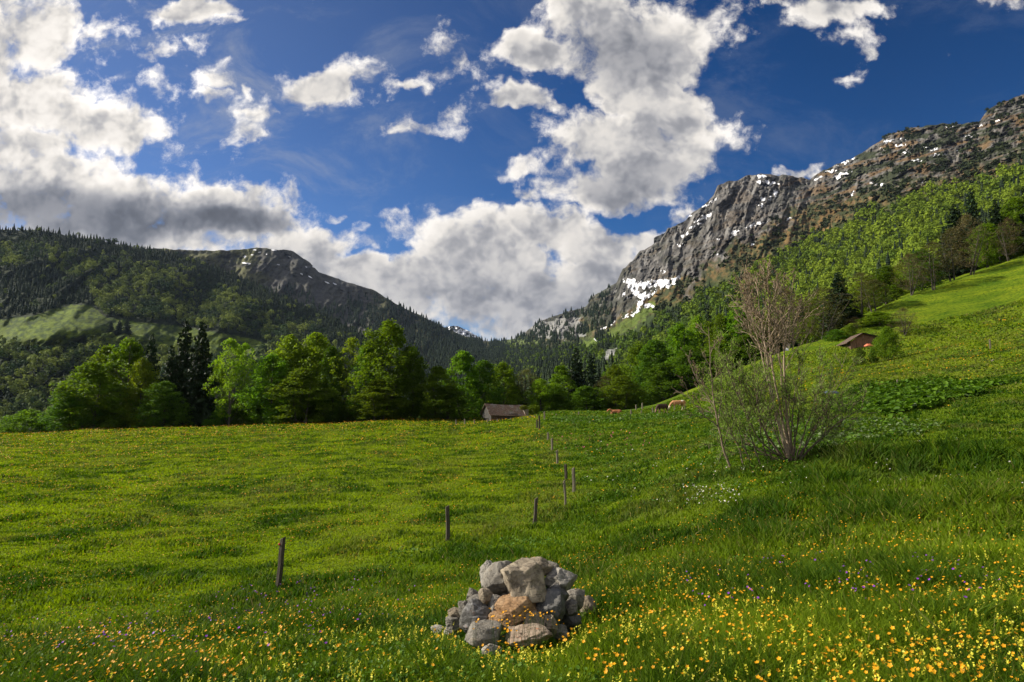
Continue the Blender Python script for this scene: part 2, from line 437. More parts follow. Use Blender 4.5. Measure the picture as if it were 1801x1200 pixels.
def mountain_mat(name, scale, bump):
    m, nb, p = mat(name, .92, .12)
    oc = objc(nb)
    n1 = nb.noise(oc, scale, 8, .68); n2 = nb.noise(oc, scale * 7, 5, .65)
    col = attr(nb, 'tint', 'Color')
    f = nb.m('MULTIPLY', nb.mr(n1, .3, .7, .55, 1.5), nb.mr(n2, .3, .7, .7, 1.3))
    sn = attr(nb, 'snow')
    snm = nb.mr(nb.m('ADD', sn, nb.m('MULTIPLY', nb.m('SUBTRACT', n2, .5), .55)), .46, .62)
    sc_ = nb.v('SCALE', col); nb.L.new(f, sc_.node.inputs['Scale'])
    nb.L.new(nb.mix(snm, sc_, (.80, .80, .82)), p.inputs['Base Color'])
    bp = nb.n('ShaderNodeBump'); bp.inputs['Strength'].default_value = .8; bp.inputs['Distance'].default_value = bump
    nb.L.new(nb.m('ADD', n1, nb.m('MULTIPLY', n2, .3)), bp.inputs['Height']); nb.L.new(bp.outputs[0], p.inputs['Normal'])
    return m
m_rock = mountain_mat('limestone_mountain', .012, 14)
m_hill = mountain_mat('forest_hill_ground', .02, 6)

# --- right: rocky mountain
R_CREST = [(780,628,3300),(850,600,3100),(905,598,3000),(925,583,2900),(950,565,2800),(985,552,2700),(1010,545,2650),(1030,540,2600),(1042,522,2550),(1060,512,2500),(1085,495,2450),(1095,475,2430),(1112,460,2400),(1125,440,2380),
 (1145,432,2350),(1160,425,2320),(1175,400,2300),(1200,395,2260),(1215,375,2230),(1240,362,2200),(1255,342,2180),(1262,326,2180),(1280,319,2170),(1300,317,2160),(1318,307,2150),(1345,307,2100),(1385,308,2050),(1425,316,2000),(1440,304,1950),
 (1500,278,1850),(1560,240,1750),(1600,225,1680),(1650,218,1600),(1720,216,1500),(1740,190,1450),(1801,165,1350),(1900,150,1250),(2100,90,1100),(2500,60,1000)]
R_FOOT = [(780,700,520),(900,708,400),(1000,712,300),(1060,712,230),(1130,720,175),(1220,698,152),(1310,668,146),(1390,636,150),(1460,610,152),(1510,585,158),(1605,545,166),(1700,512,172),(1801,480,178),(2200,380,186),(2500,380,190)]
def rel_R(px, py, v, s):
    up = ss(.35, .75, v)
    low = ss(0, .12, v) * ss(1.0, .9, v)
    warp = 12 * fbm(px / 60, py / 60, 5.5, 3)
    cliff = 1.35 * ridged((px + .35 * py + warp) / 34, (py * .25 - px * .05) / 30, 1.1, 6, .58) - 1.3
    strata = ridged((px * .18) / 60, (py + .27 * px + warp) / 22, 8.1, 5, .55) - 1.3
    side = ss(1380, 1480, px)
    rr = cliff * (1 - side) + strata * side * .8
    gul = ridged((px + .8 * py + 2 * warp) / 70, py / 300, 3.1, 4, .5) - 1.2
    fine = fbm(px / 9, py / 7, 2.0, 4, .6)
    edge = ss(1.0, .985, v)
    return (-.030 * rr * up - .020 * fine * up * edge - .045 * gul * low * (1 - .5 * up)) * (0.25 + .75 * ss(0, .15, v)) * (.3 + .7 * edge)
MR = Mountain(R_CREST, R_FOOT, 780, 2500, 1.6, 330, .62, rel_R, 3.0)
px, py, V_ = MR.PX, MR.PY, MR.V
nz = fbm(px / 40, py / 30, 3.1, 5, .6)
nf = fbm(px / 10, py / 8, 6.1, 5, .65)
nstr = fbm(px / 70, (py + .27 * px) / 11, 6.9, 5, .6)
# line between forest and alp (photo y by photo x)
TL = np.interp(px, [780, 960, 1040, 1100, 1150, 1200, 1260, 1330, 1400, 1480, 1560, 1640, 1720, 1801, 2500], [600, 610, 600, 590, 560, 535, 500, 470, 440, 400, 370, 345, 325, 300, 200])
hgt = (TL - py) + 14 * nz
col = np.zeros(px.shape + (3,)) + np.array([.030, .045, .012])
col = mix3(col, (.075, .075, .028), ss(-12, 20, hgt) * ss(.0, .3, nf + .3))
brown = ss(-.25, .35, nf + .4 * nz)
alp = mix3(np.zeros_like(col) + np.array([.040, .045, .018]), (.135, .085, .032), brown)
col = col * (1 - ss(0, 28, hgt)[..., None]) + alp * ss(0, 28, hgt)[..., None]
# rock: everything near the crest, plus outcrops
rk = np.interp(px, [780, 920, 1000, 1080, 1150, 1220, 1300, 1360, 1430, 1500, 1600, 1700, 1801, 2500], [610, 600, 590, 560, 500, 490, 430, 400, 352, 345, 330, 300, 270, 190])
rockm = ss(-14, 12, rk - py + 34 * nz + 10 * nf)
gy_ = .075 + .060 * nf + .06 * ridged((px + .3 * py) / 9, py / 40, 2, 3) * .25
rock = np.stack([gy_ * 1.06, gy_ * .98, gy_ * .88], -1).clip(.025, .5)
rock = mix3(rock, (.040, .044, .026), ss(1120, 1060, px + 20 * nz) * .85)
scrub = ss(.02, .30, nstr + .35 * nz) * ss(1330, 1480, px)
rock = mix3(rock, (.022, .021, .020), ss(.0, .5, fbm((px + .35 * py) / 6.5, py / 42, 33.1, 4, .6)) * .8)
rock = mix3(rock, (.20, .19, .175), ss(.25, .6, fbm((px + .4 * py) / 8, py / 30, 35.1, 4, .6)) * .7)
rock = mix3(rock, (.030, .036, .016), scrub * .95)
rock = mix3(rock, (.12, .075, .032), ss(.10, .45, -nstr + .3 * nz) * (.25 + .6 * ss(1330, 1480, px)))
rock = mix3(rock, (.035, .038, .022), ss(.1, .4, nz) * .6 * ss(1330, 1100, px))
col = col * (1 - rockm[..., None]) + rock * rockm[..., None]
# bright green avalanche meadow under the snowfield
gm = inpoly(px + 6 * nf, py + 6 * nf, [(1015,607),(1060,588),(1110,558),(1150,530),(1160,540),(1120,570),(1075,597),(1030,612)])
col = mix3(col, (.085, .120, .020), gm * .85)
sad = inpoly(px, py, [(840,596),(925,590),(950,604),(900,612),(850,606)])
col = mix3(col, (.09, .12, .03), sad * .8)
cl_ = inpoly(px + 5 * nf, py + 5 * nf, [(1060,618),(1085,612),(1092,630),(1070,640),(1056,634)]) | inpoly(px + 6 * nf, py + 6 * nf, [(1158,585),(1180,575),(1186,590),(1165,598)]) | inpoly(px + 6 * nf, py + 4 * nf, [(930,570),(1020,555),(1030,590),(990,598),(940,592)])
col = mix3(col, (.24, .235, .22), cl_ * .8)
SNOW = [ # x, y, half length, half thickness, slope angle
 (1148,500,42,7,-8),(1118,512,24,5.6,55),(1128,530,20,4,-60),(1118,548,14,3,-50),(1140,520,20,4,-30),(1108,497,14,7,10),(1180,498,20,6,-30),(1142,538,8,4,0),(1100,520,8,4,70),
 (1238,382,20,3.2,-28),(1225,398,14,2.5,-30),(1205,412,10,2.5,-35),(1212,380,8,3,-10),(1330,395,20,3.2,-16),(1292,408,6,3,-20),(1384,386,11,2.2,-20),(1361,343,5,11,28),(1352,322,22,3.5,6),(1342,350,6,4,10),
 (1340,362,5,4,20),(1258,352,8,3,-30),(1240,362,10,2,-25),(1196,432,4,3,0),(1262,420,3,3,0),(1262,448,3,3,0),(1325,430,5,3,0),(1290,415,8,2,-25),(1488,284,20,2.6,-25),(1482,306,18,3,-15),(1460,302,14,1.6,-10),
 (1476,312,4,4,0),(1436,316,14,2.4,-30),(1497,343,7,2,-40),(1530,322,8,2,0),(1548,325,10,2.4,5),(1562,249,10,2,-20),(1590,244,10,2,-8),(1600,268,16,2,3),(1625,258,12,1.6,10),(1640,263,10,1.6,-5),(1610,282,8,1.4,0),(1690,263,8,1.4,-20),
 (1620,320,6,1.6,0),(1720,222,12,1.6,-15),(1755,213,8,1.8,-20),(1340,310,10,2.4,0),(1510,365,4,2,0),(1065,577,14,2,-28),(1048,598,4,3,0),(1075,570,10,1.6,-25),(1168,478,4,3,0),(1560,262,9,1.4,0),(1650,272,14,1.4,-3),(1580,255,14,1.3,0),
 (1100,556,10,1.8,-45),(1700,240,10,1.2,-12),(1670,225,9,1.2,-6)]
snow = np.zeros(px.shape)
wxn = 6.0 * nf; wyn = 4.0 * fbm(px / 7, py / 7, 9.9, 3)
for (sx, sy, a_, b2, th) in SNOW:
    t = math.radians(th); cx, cy = px + wxn - sx, py + wyn - sy
    q = ((cx * math.cos(t) + cy * math.sin(t)) / a_) ** 2 + ((-cx * math.sin(t) + cy * math.cos(t)) / ((b2 if b2 > 5.5 else b2 * .7) + .25)) ** 2
    snow = np.maximum(snow, np.clip(1.12 - .6 * q, 0, 1))
snow = snow * (1 - .6 * ss(.10, .35, fbm(px / 6, py / 12, 44.1, 3)))
spk = ss(.42, .62, fbm(px / 9, (py + .3 * px) / 4, 12.2, 4, .6) + .15 * nz) * rockm * ss(450, 400, py) * ss(1100, 1200, px) * ss(1330,1290,px)
snow = np.maximum(snow, spk * .0)
o = MR.build('rocky_mountain', m_rock, col.clip(.008, .8), snow)
tag(o, 'grey limestone mountain with snow patches and wooded lower slopes', 'mountain', kind='structure')

# dark shoulder summit behind the rocky crest
B_CR = [(1150,420,2700),(1225,375,2700),(1250,350,2700),(1262,328,2700),(1280,320,2700),(1298,318,2700),(1312,330,2700),(1350,360,2700),(1420,420,2700)]
B_FT = [(1150,470,2400),(1420,470,2400)]
MB_ = Mountain(B_CR, B_FT, 1150, 1420, 2, 60, 1.0, lambda px, py, v, s: -.02 * ridged(px / 18, py / 30, 2, 4), 3)
o = MB_.build('summit_behind', m_rock, np.zeros(MB_.PX.shape + (3,)) + np.array([.045, .045, .04]))
tag(o, 'dark rock summit behind the crest', 'mountain', kind='structure')

# --- far small snowy peak in the valley gap
P_CR = [(700,640,5200),(745,592,5200),(760,580,5200),(782,575,5200),(806,573,5200),(826,583,5200),(850,597,5200),(880,607,5200),(930,640,5200)]
P_FT = [(700,680,4500),(930,680,4500)]
MP = Mountain(P_CR, P_FT, 700, 930, 1.5, 60, 1.0, lambda px, py, v, s: -.012 * ridged(px / 12, py / 12, 2, 4), 2)
pn_ = fbm(MP.PX / 7, MP.PY / 3.5, 1.1, 4, .6)
o = MP.build('far_peak', m_rock, np.zeros(MP.PX.shape + (3,)) + np.array([.07, .07, .075]), np.clip(.45 + 1.0 * pn_ + .012 * (MP.PX - 800), 0, 1) * ss(608, 596, MP.PY))
tag(o, 'small snowy peak in the valley gap', 'mountain', kind='structure')

# --- left back: bald mountain running down into the valley
L2_CR = [(-700,470,2200),(100,440,2200),(200,440,2200),(270,437,2200),(350,441,2250),(405,440,2300),(450,436,2350),(480,437,2350),(517,442,2400),(545,462,2400),(560,478,2400),(600,493,2450),(632,503,2450),(662,512,2500),(680,525,2500),(700,536,2500),(730,551,2550),(760,566,2600),(790,580,2600),(820,592,2650),(850,599,2700),(900,607,2750),(980,618,2800),(1060,660,2800)]
L2_FT = [(-700,660,1500),(500,660,1500),(700,690,1200),(900,716,700),(1060,716,600)]
def rel_L2(px, py, v, s):
    rr = ridged((px + .5 * py) / 55, py / 90, 4.4, 5, .55) - 1.2
    return -.030 * rr * ss(0, .1, v) * ss(1, .93, v) - .006 * fbm(px / 8, py / 8, 1, 4) 
ML2 = Mountain(L2_CR, L2_FT, -700, 1060, 2.4, 190, .8, rel_L2, 1.6)
px, py = ML2.PX, ML2.PY
nz = fbm(px / 30, py / 16, 13.1, 5, .6); nf = fbm(px / 9, py / 6, 16.1, 4, .6)
col = np.zeros(px.shape + (3,)) + np.array([.085, .085, .035])
col = mix3(col, (.050, .047, .032), ss(-.1, .4, nz))
rkm = ss(430, 490, px + 20 * nz) * ss(690, 620, px)
col = mix3(col, (.060, .058, .055), rkm * .85)
col = mix3(col, (.10, .095, .09), rkm * ss(.35, .7, nf) * .2)
SN2 = [(431,452,3,6,15),(428,462,5,4,0),(436,464,10,1.6,5),(448,440,5,2,0),(457,444,5,2,0),(481,440,9,2,10),(443,448,4,1.5,0),(490,466,5,1.2,20),(530,482,3,3,40),(575,497,9,2,25),(510,452,4,1.5,20),(545,487,4,1.3,30),(468,447,3,1.3,0),(552,470,4,1.3,30),(590,500,6,1.6,25),(540,470,3,2,0)]
snow = np.zeros(px.shape)
for (sx, sy, a_, b2, th) in [(q[0], q[1], q[2] * .6, q[3] * .28, q[4]) for q in SN2]:
    t = math.radians(th); cx, cy = px + 2 * nf - sx, py + nf - sy
    q = ((cx * math.cos(t) + cy * math.sin(t)) / a_) ** 2 + ((-cx * math.sin(t) + cy * math.cos(t)) / (b2 + .5)) ** 2
    snow = np.maximum(snow, np.clip(1.25 - .6 * q, 0, 1))
o = ML2.build('bald_mountain', m_hill, col, snow)
tag(o, 'bald brown mountain with a few snow streaks', 'mountain', kind='structure')

# --- left front: wooded hill with a clearing
L1_CR = [(-900,400,1300),(-300,400,1300),(0,404,1350),(30,406,1350),(60,404,1370),(85,408,1370),(150,420,1400),(210,430,1450),(260,438,1500),(330,456,1500),(400,478,1500),(450,500,1500),(500,524,1450),(550,545,1450),(600,570,1400),(680,610,1350),(760,655,1300),(840,700,1200)]
L1_FT = [(-900,850,330),(0,830,330),(300,825,330),(600,790,360),(700,770,400),(840,760,400)]
def rel_L1(px, py, v, s):
    rr = ridged((px * .8 + 1.0 * py) / 80, (py - .4 * px) / 160, 6.4, 4, .5) - 1.2
    hum = np.exp(-(((px - 145) / 60) ** 2 + ((py - 572) / 32) ** 2)) + .8 * np.exp(-(((px - 70) / 50) ** 2 + ((py - 590) / 22) ** 2)) + .6 * np.exp(-(((px - 245) / 40) ** 2 + ((py - 590) / 16) ** 2))
    return -.05 * rr * ss(0, .1, v) * ss(1, .9, v) * (1 - .6 * np.clip(hum, 0, 1)) - .10 * hum
ML1 = Mountain(L1_CR, L1_FT, -900, 840, 2.6, 210, .85, rel_L1, 1.5)
px, py = ML1.PX, ML1.PY
nf = fbm(px / 12, py / 6, 19.1, 4, .6)
CLEAR = [(-200,565),(-10,562),(55,556),(90,545),(130,535),(160,538),(185,558),(230,565),(300,572),(350,580),(400,588),(440,595),(480,608),(440,640),(400,640),(330,625),(250,612),(180,605),(100,612),(0,612),(-200,620)]
clr = inpoly(px + 5 * nf, py + 3 * nf, CLEAR)
col = np.zeros(px.shape + (3,)) + np.array([.020, .028, .010])
grass_ = np.zeros_like(col) + np.array([.085, .115, .010]); grass_ = mix3(grass_, (.030, .050, .008), ss(-.2, .4, nf))
col = np.where(clr[..., None], grass_, col)
alp1 = inpoly(px, py, [(270,437),(420,482),(480,515),(520,540),(540,560),(400,500),(330,470)])
o = ML1.build('wooded_hill', m_hill, col)
tag(o, 'wooded hill with a grassy clearing', 'hill', kind='structure')
# ------------------------------------------------------------------ plant building
def hit(px, py, dmax=175):
    """where the view ray through a photo pixel first meets the meadow"""
    px = np.atleast_1d(np.asarray(px, float)); py = np.atleast_1d(np.asarray(py, float))
    ds = np.geomspace(2.2, dmax, 260)
    out = np.full(len(px), np.nan)
    for i in range(0, len(px), 400):
        a, c = px[i:i + 400, None], py[i:i + 400, None]
        x, y, z = at(a, c, ds[None, :] + 0 * a)
        below = z < ground(x, y)
        k = below.argmax(1); ok = below.any(1)
        out[i:i + 400] = np.where(ok, ds[k], np.nan)
    return out
def gpt(px, d):
    """ground point under the photo column px, d metres ahead"""
    x = (px - 900.5) / F / math.cos(PITCH) * d
    return float(x), float(d), float(ground(np.array([x]), np.array([float(d)]))[0])

class Tubes:
    def __init__(s): s.V = []; s.F = []; s.n = 0; s.R = []
    def add(s, pts, rad, k=5, r=.5):
        pts = np.asarray(pts, float); rad = np.asarray(rad, float); n = len(pts)
        t = np.gradient(pts, axis=0); t /= np.linalg.norm(t, axis=1, keepdims=True) + 1e-9
        ref = np.where(np.abs(t[:, 2:3]) > .9, np.array([[1., 0, 0]]), np.array([[0, 0, 1.]]))
        a = np.cross(t, ref); a /= np.linalg.norm(a, axis=1, keepdims=True) + 1e-9
        b_ = np.cross(t, a)
        th = np.arange(k) * 2 * math.pi / k
        ring = pts[:, None] + rad[:, None, None] * (a[:, None] * np.cos(th)[None, :, None] + b_[:, None] * np.sin(th)[None, :, None])
        s.V.append(ring.reshape(-1, 3)); s.R.append(np.full(n * k, r))
        i = np.arange(n * k).reshape(n, k) + s.n
        j = np.roll(i, -1, 1)
        s.F.append(np.stack([i[:-1], j[:-1], j[1:], i[1:]], -1).reshape(-1, 4)); s.n += n * k
    def build(s, name, m, parent=None, smooth=True):
        return mesh_np(name, np.concatenate(s.V), [np.concatenate(s.F)], m, {'rnd': np.concatenate(s.R)}, smooth, parent=parent)
def rand_unit(r, n):
    v = r.normal(size=(n, 3)); return v / np.linalg.norm(v, axis=1, keepdims=True)
def leaf_quads(r, cen, size, up=.5, asp=.6):
    """one quad per centre: normals lean upwards by `up`"""
    n = len(cen)
    nrm = rand_unit(r, n); nrm[:, 2] = np.abs(nrm[:, 2]) + up; nrm /= np.linalg.norm(nrm, axis=1, keepdims=True)
    a = np.cross(nrm, rand_unit(r, n)); a /= np.linalg.norm(a, axis=1, keepdims=True) + 1e-9
    b_ = np.cross(nrm, a)
    sz = np.asarray(size) * np.ones(n)
    a = a * sz[:, None]; b_ = b_ * (sz * asp)[:, None]
    V = np.stack([cen - a, cen - b_ * .9, cen + a, cen + b_], 1).reshape(-1, 3)
    return V, np.arange(4 * n).reshape(n, 4)

def broadleaf(seed, H=15, W=9, base=.12, n_cl=260, per=34, leaf=.24, lean=0, layered=.45, open_=0.0, multi=1, shape='round', hidden_proto=None):
    r = np.random.default_rng(seed)
    T = Tubes()
    def env(t):   # crown half-width at relative height t
        u = np.clip((t - base) / (1 - base), 0, 1)
        e = np.sin(np.pi * (.08 + .92 * u) ** .90) ** .60 if shape == 'round' else (np.sin(np.pi * (.1 + .9 * u) ** .72) ** .6 if shape == 'low' else np.sin(np.pi * (.05 + .95 * u) ** 1.0) ** .5)
        return e * W / 2
    # lobes: uneven outline
    t = base + (1 - base) * r.random(n_cl * 3) ** .85
    th = r.random(n_cl * 3) * 2 * math.pi
    lob = 1 + .72 * pn(np.cos(th) * 1.3 + seed, np.sin(th) * 1.3, t * 3.3) + .25 * pn(np.cos(th) * 3 + seed, np.sin(th) * 3, t * 8)
    rr = env(t) * np.clip(lob, .35, 1.5) * (r.random(n_cl * 3) ** .42)
    cen = np.stack([np.cos(th) * rr, np.sin(th) * rr, t * H], 1)
    gap = pn(cen[:, 0] / 1.5 + seed * 1.7, cen[:, 1] / 1.5, cen[:, 2] / 1.3) > (-.28 + open_)
    cen = cen[gap][:n_cl]
    n_cl = len(cen)
    # trunks
    trunks = []
    for m_ in range(multi):
        o0 = np.array([r.normal() * .25, r.normal() * .25, -0.6]) * (1 if multi > 1 else .0) + np.array([0, 0, -.6])
        top = np.array([r.normal() * W * .06 * (1 + multi), r.normal() * W * .06 * (1 + multi), H * (.93 if multi == 1 else r.uniform(.75, .93))])
        u = np.linspace(0, 1, 9)[:, None]
        pts = o0 + (top - o0) * u + np.cumsum(r.normal(size=(9, 3)) * [.06, .06, 0], 0) * H / 15
        r0 = H * .020 / (multi ** .35)
        T.add(pts, r0 * (1 - .93 * u[:, 0]) * (1 + .5 * np.exp(-u[:, 0] * 14)), 7, .2 * r.random())
        trunks.append((pts, r0))
    order = r.permutation(n_cl)
    limbs = []
    for k, ci in enumerate(order[:min(n_cl, 110)]):
        c = cen[ci]
        if k < 26 or not limbs:
            pts, r0 = trunks[k % multi]
            zt = max(c[2] - (np.hypot(c[0], c[1]) * r.uniform(.7, 1.2)), H * base * .7)
            j = np.argmin(np.abs(pts[:, 2] - zt)); s0 = pts[j]; rb = r0 * (1 - .9 * j / 8) * .55
        else:
            P_ = np.concatenate([l[0][2:] for l in limbs]); R_ = np.concatenate([l[1][2:] for l in limbs])
            dd = np.linalg.norm(P_ - c, axis=1) + 2 * np.maximum(0, P_[:, 2] - c[2]); j = dd.argmin(); s0 = P_[j]; rb = R_[j] * .7
        mid = s0 * .5 + c * .5 + np.array([r.normal() * .3, r.normal() * .3, -.10 * np.linalg.norm(c - s0) + r.normal() * .2])
        u = np.linspace(0, 1, 6)[:, None]
        pts = (1 - u) ** 2 * s0 + 2 * u * (1 - u) * mid + u ** 2 * c
        rad = np.maximum(rb * (1 - .85 * u[:, 0]), .022)
        T.add(pts, rad, 4, .2 * r.random()); limbs.append((pts, rad))
    # leaves
    cs = r.uniform(.6, 1.25, n_cl) * W / 9
    off = rand_unit(r, n_cl * per) * (r.random((n_cl * per, 1)) ** .4) * np.repeat(cs, per)[:, None]
    off[:, 2] *= layered
    # sprays droop outward a little
    lc = np.repeat(cen, per, 0) + off
    out = np.hypot(off[:, 0], off[:, 1]); lc[:, 2] -= .12 * out ** 2
    V, Fq = leaf_quads(r, lc, r.uniform(.7, 1.2, len(lc)) * leaf, .6)
    rn = np.clip(np.repeat(r.random(n_cl), per) * .55 + r.random(len(lc)) * .45, 0, 1)
    return T, V, Fq, np.repeat(rn, 4)

def conifer(seed, H=18, W=7, thin=1.0):
    r = np.random.default_rng(seed)
    T = Tubes()
    u = np.linspace(0, 1, 8)
    T.add(np.stack([0.05 * r.normal(size=8), .05 * r.normal(size=8), -.6 + u * (H + .6)], 1), H * .016 * (1 - .95 * u) + .01, 6, .1)
    C_, S_, Rn = [], [], []
    nl = int(H * 2.4)
    Vs = []
    for i in range(nl):
        t = .07 + .93 * (i / nl) ** .95
        L = W / 2 * (1 - t) ** .72 * (1 + .15 * r.normal()) + .12
        nb_ = max(4, int(9 * (1 - t * .5)))
        ph = r.random() * 6.28
        for j in range(nb_):
            if r.random() > thin: continue
            a = ph + j * 6.283 / nb_ + r.normal() * .15
            l = L * r.uniform(.65, 1.12); dz = -.28 * l + .10 * (t > .7) * l
            z0 = t * H + r.normal() * .1
            uu = np.linspace(0, 1, 4)
            pts = np.stack([np.cos(a) * l * uu, np.sin(a) * l * uu, z0 + dz * uu + .10 * l * uu ** 2 * 1.3], 1)
            if l > .6: T.add(pts[:, :], np.maximum(.035 * l * (1 - .8 * uu) * .6, .012), 3, .1)
            m_ = int(5 + 9 * l)
            q = r.random(m_) ** .7
            side = r.normal(size=m_) * .20 * l * (1 - q * .7)
            c = np.stack([np.cos(a) * l * q - np.sin(a) * side, np.sin(a) * l * q + np.cos(a) * side, z0 + dz * q + .13 * l * q ** 2 - r.random(m_) * .22 * (l > .5) - np.abs(side) * .3], 1)
            C_.append(c); S_.append(np.full(m_, .16 + .045 * l) * r.uniform(.7, 1.3, m_)); Rn.append(np.full(m_, r.random() * .6) + r.random(m_) * .4)
    C_ = np.concatenate(C_); S_ = np.concatenate(S_); Rn = np.concatenate(Rn)
    V, Fq = leaf_quads(r, C_, S_ * 1.5, .25, .45)
    return T, V, Fq, np.repeat(Rn, 4)

m_bark, nb, p = mat('bark', .9, .1)
oc = objc(nb)
nb.L.new(nb.mix(nb.noise(oc, 3, 5, .6), (.045, .036, .028), (.115, .10, .082)), p.inputs['Base Color'])
m_darkbark, nb, p = mat('dark_bark', .9, .1)
nb.L.new(nb.mix(nb.noise(objc(nb), 3, 5, .6), (.030, .022, .016), (.06, .048, .036)), p.inputs['Base Color'])
m_beech = leaf_mat('beech_leaves', (.075, .155, .008), (.150, .235, .014), .50)
m_fresh = leaf_mat('fresh_leaves', (.125, .215, .010), (.195, .270, .018), .52)
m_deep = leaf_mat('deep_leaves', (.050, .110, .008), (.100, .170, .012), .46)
m_olive = leaf_mat('olive_buds', (.085, .095, .030), (.135, .130, .045), .3)
m_tan = leaf_mat('tan_buds', (.120, .098, .042), (.180, .145, .065), .25, (1.1, 1, .8))
m_needle = leaf_mat('needles', (.010, .026, .010), (.026, .050, .016), .08, per_obj=.2)

PROTO = {}
def proto(key, res, leafm, bark=m_bark):
    T, V, Fq, rn = res
    tm = T.build('trunk', bark); cm = mesh_np('crown', V, [Fq], leafm, {'rnd': rn})
    PROTO[key] = (tm.data, cm.data, key)
    bpy.data.objects.remove(tm); bpy.data.objects.remove(cm)
PH = 15.0
proto('b0', broadleaf(11, PH, 9.5, .08, 330, 34, .25, layered=.65), m_beech)
proto('b1', broadleaf(12, PH, 9, .10, 300, 34, .25, shape='tall'), m_beech)
proto('b2', broadleaf(13, PH, 9.5, .06, 330, 34, .25, shape='low', layered=.6), m_deep)
proto('b3', broadleaf(14, PH, 9, .12, 300, 32, .25, open_=.1, layered=.75), m_fresh)
proto('b4', broadleaf(15, PH, 9.5, .05, 340, 34, .24, shape='low', multi=3), m_beech)
proto('thin', broadleaf(16, PH, 9, .22, 170, 24, .24, open_=.22, multi=2, shape='tall'), m_fresh)
proto('olive', broadleaf(17, PH, 12, .12, 420, 14, .15, layered=.8, multi=3), m_olive)
proto('bare', broadleaf(18, PH, 9, .16, 420, 12, .14, layered=.9, multi=3), m_tan)
proto('round', broadleaf(25, PH, 13, .16, 420, 26, .30, layered=.95, shape='low', multi=3), m_beech)
proto('sparse', broadleaf(19, PH, 9, .20, 260, 12, .18, open_=.12, multi=2), m_olive)
proto('bush', broadleaf(20, PH, 16, .02, 300, 34, .36, shape='low', multi=4), m_beech)
proto('bushd', broadleaf(21, PH, 18, .02, 300, 34, .38, shape='low', multi=4), m_deep)
proto('con0', conifer(31, PH, 8.2), m_needle, m_darkbark)
proto('con1', conifer(32, PH, 7.0, .9), m_needle, m_darkbark)
NAME = {'b0': 'broadleaf_tree', 'b1': 'broadleaf_tree', 'b2': 'broadleaf_tree', 'b3': 'broadleaf_tree', 'b4': 'broadleaf_tree', 'thin': 'young_tree', 'round': 'broadleaf_tree', 'olive': 'budding_tree', 'bare': 'bare_tree', 'sparse': 'budding_tree', 'bush': 'leafy_bush', 'bushd': 'leafy_bush', 'con0': 'spruce_tree', 'con1': 'spruce_tree'}
def plant(key, x, y, z, H, Wf, label, group=None, rz=None, cat=None):
    tm, cm, _ = PROTO[key]
    e = empty(NAME[key], (x, y, z), random.random() * 6.28 if rz is None else rz)
    e.scale = (Wf, Wf, H / PH)
    tag(e, label, cat or ('bush' if 'bush' in NAME[key] else 'tree'), group)
    for nm, me in (('trunk', tm), ('crown', cm)):
        c = bpy.data.objects.new(nm, me); C.objects.link(c); c.parent = e
    return e
BW = {'b0': 9.5, 'b1': 9, 'b2': 9.5, 'b3': 9, 'b4': 9.5, 'thin': 9, 'round': 13, 'olive': 12, 'bare': 9, 'sparse': 9, 'bush': 16, 'bushd': 18, 'con0': 6.6, 'con1': 5.6}
def tree_px(key, px, top, wpx, d, label, group=None, sink=0.0, basepy=None):
    x, y, z = gpt(px, d)
    if basepy is not None:
        zz = float(at(px, basepy, d)[2]); z = zz
    zt = float(at(px, top, d)[2])
    return plant(key, x, y, z - sink, zt - z + sink, wpx / F * d / BW[key] * 1.02, label, group)

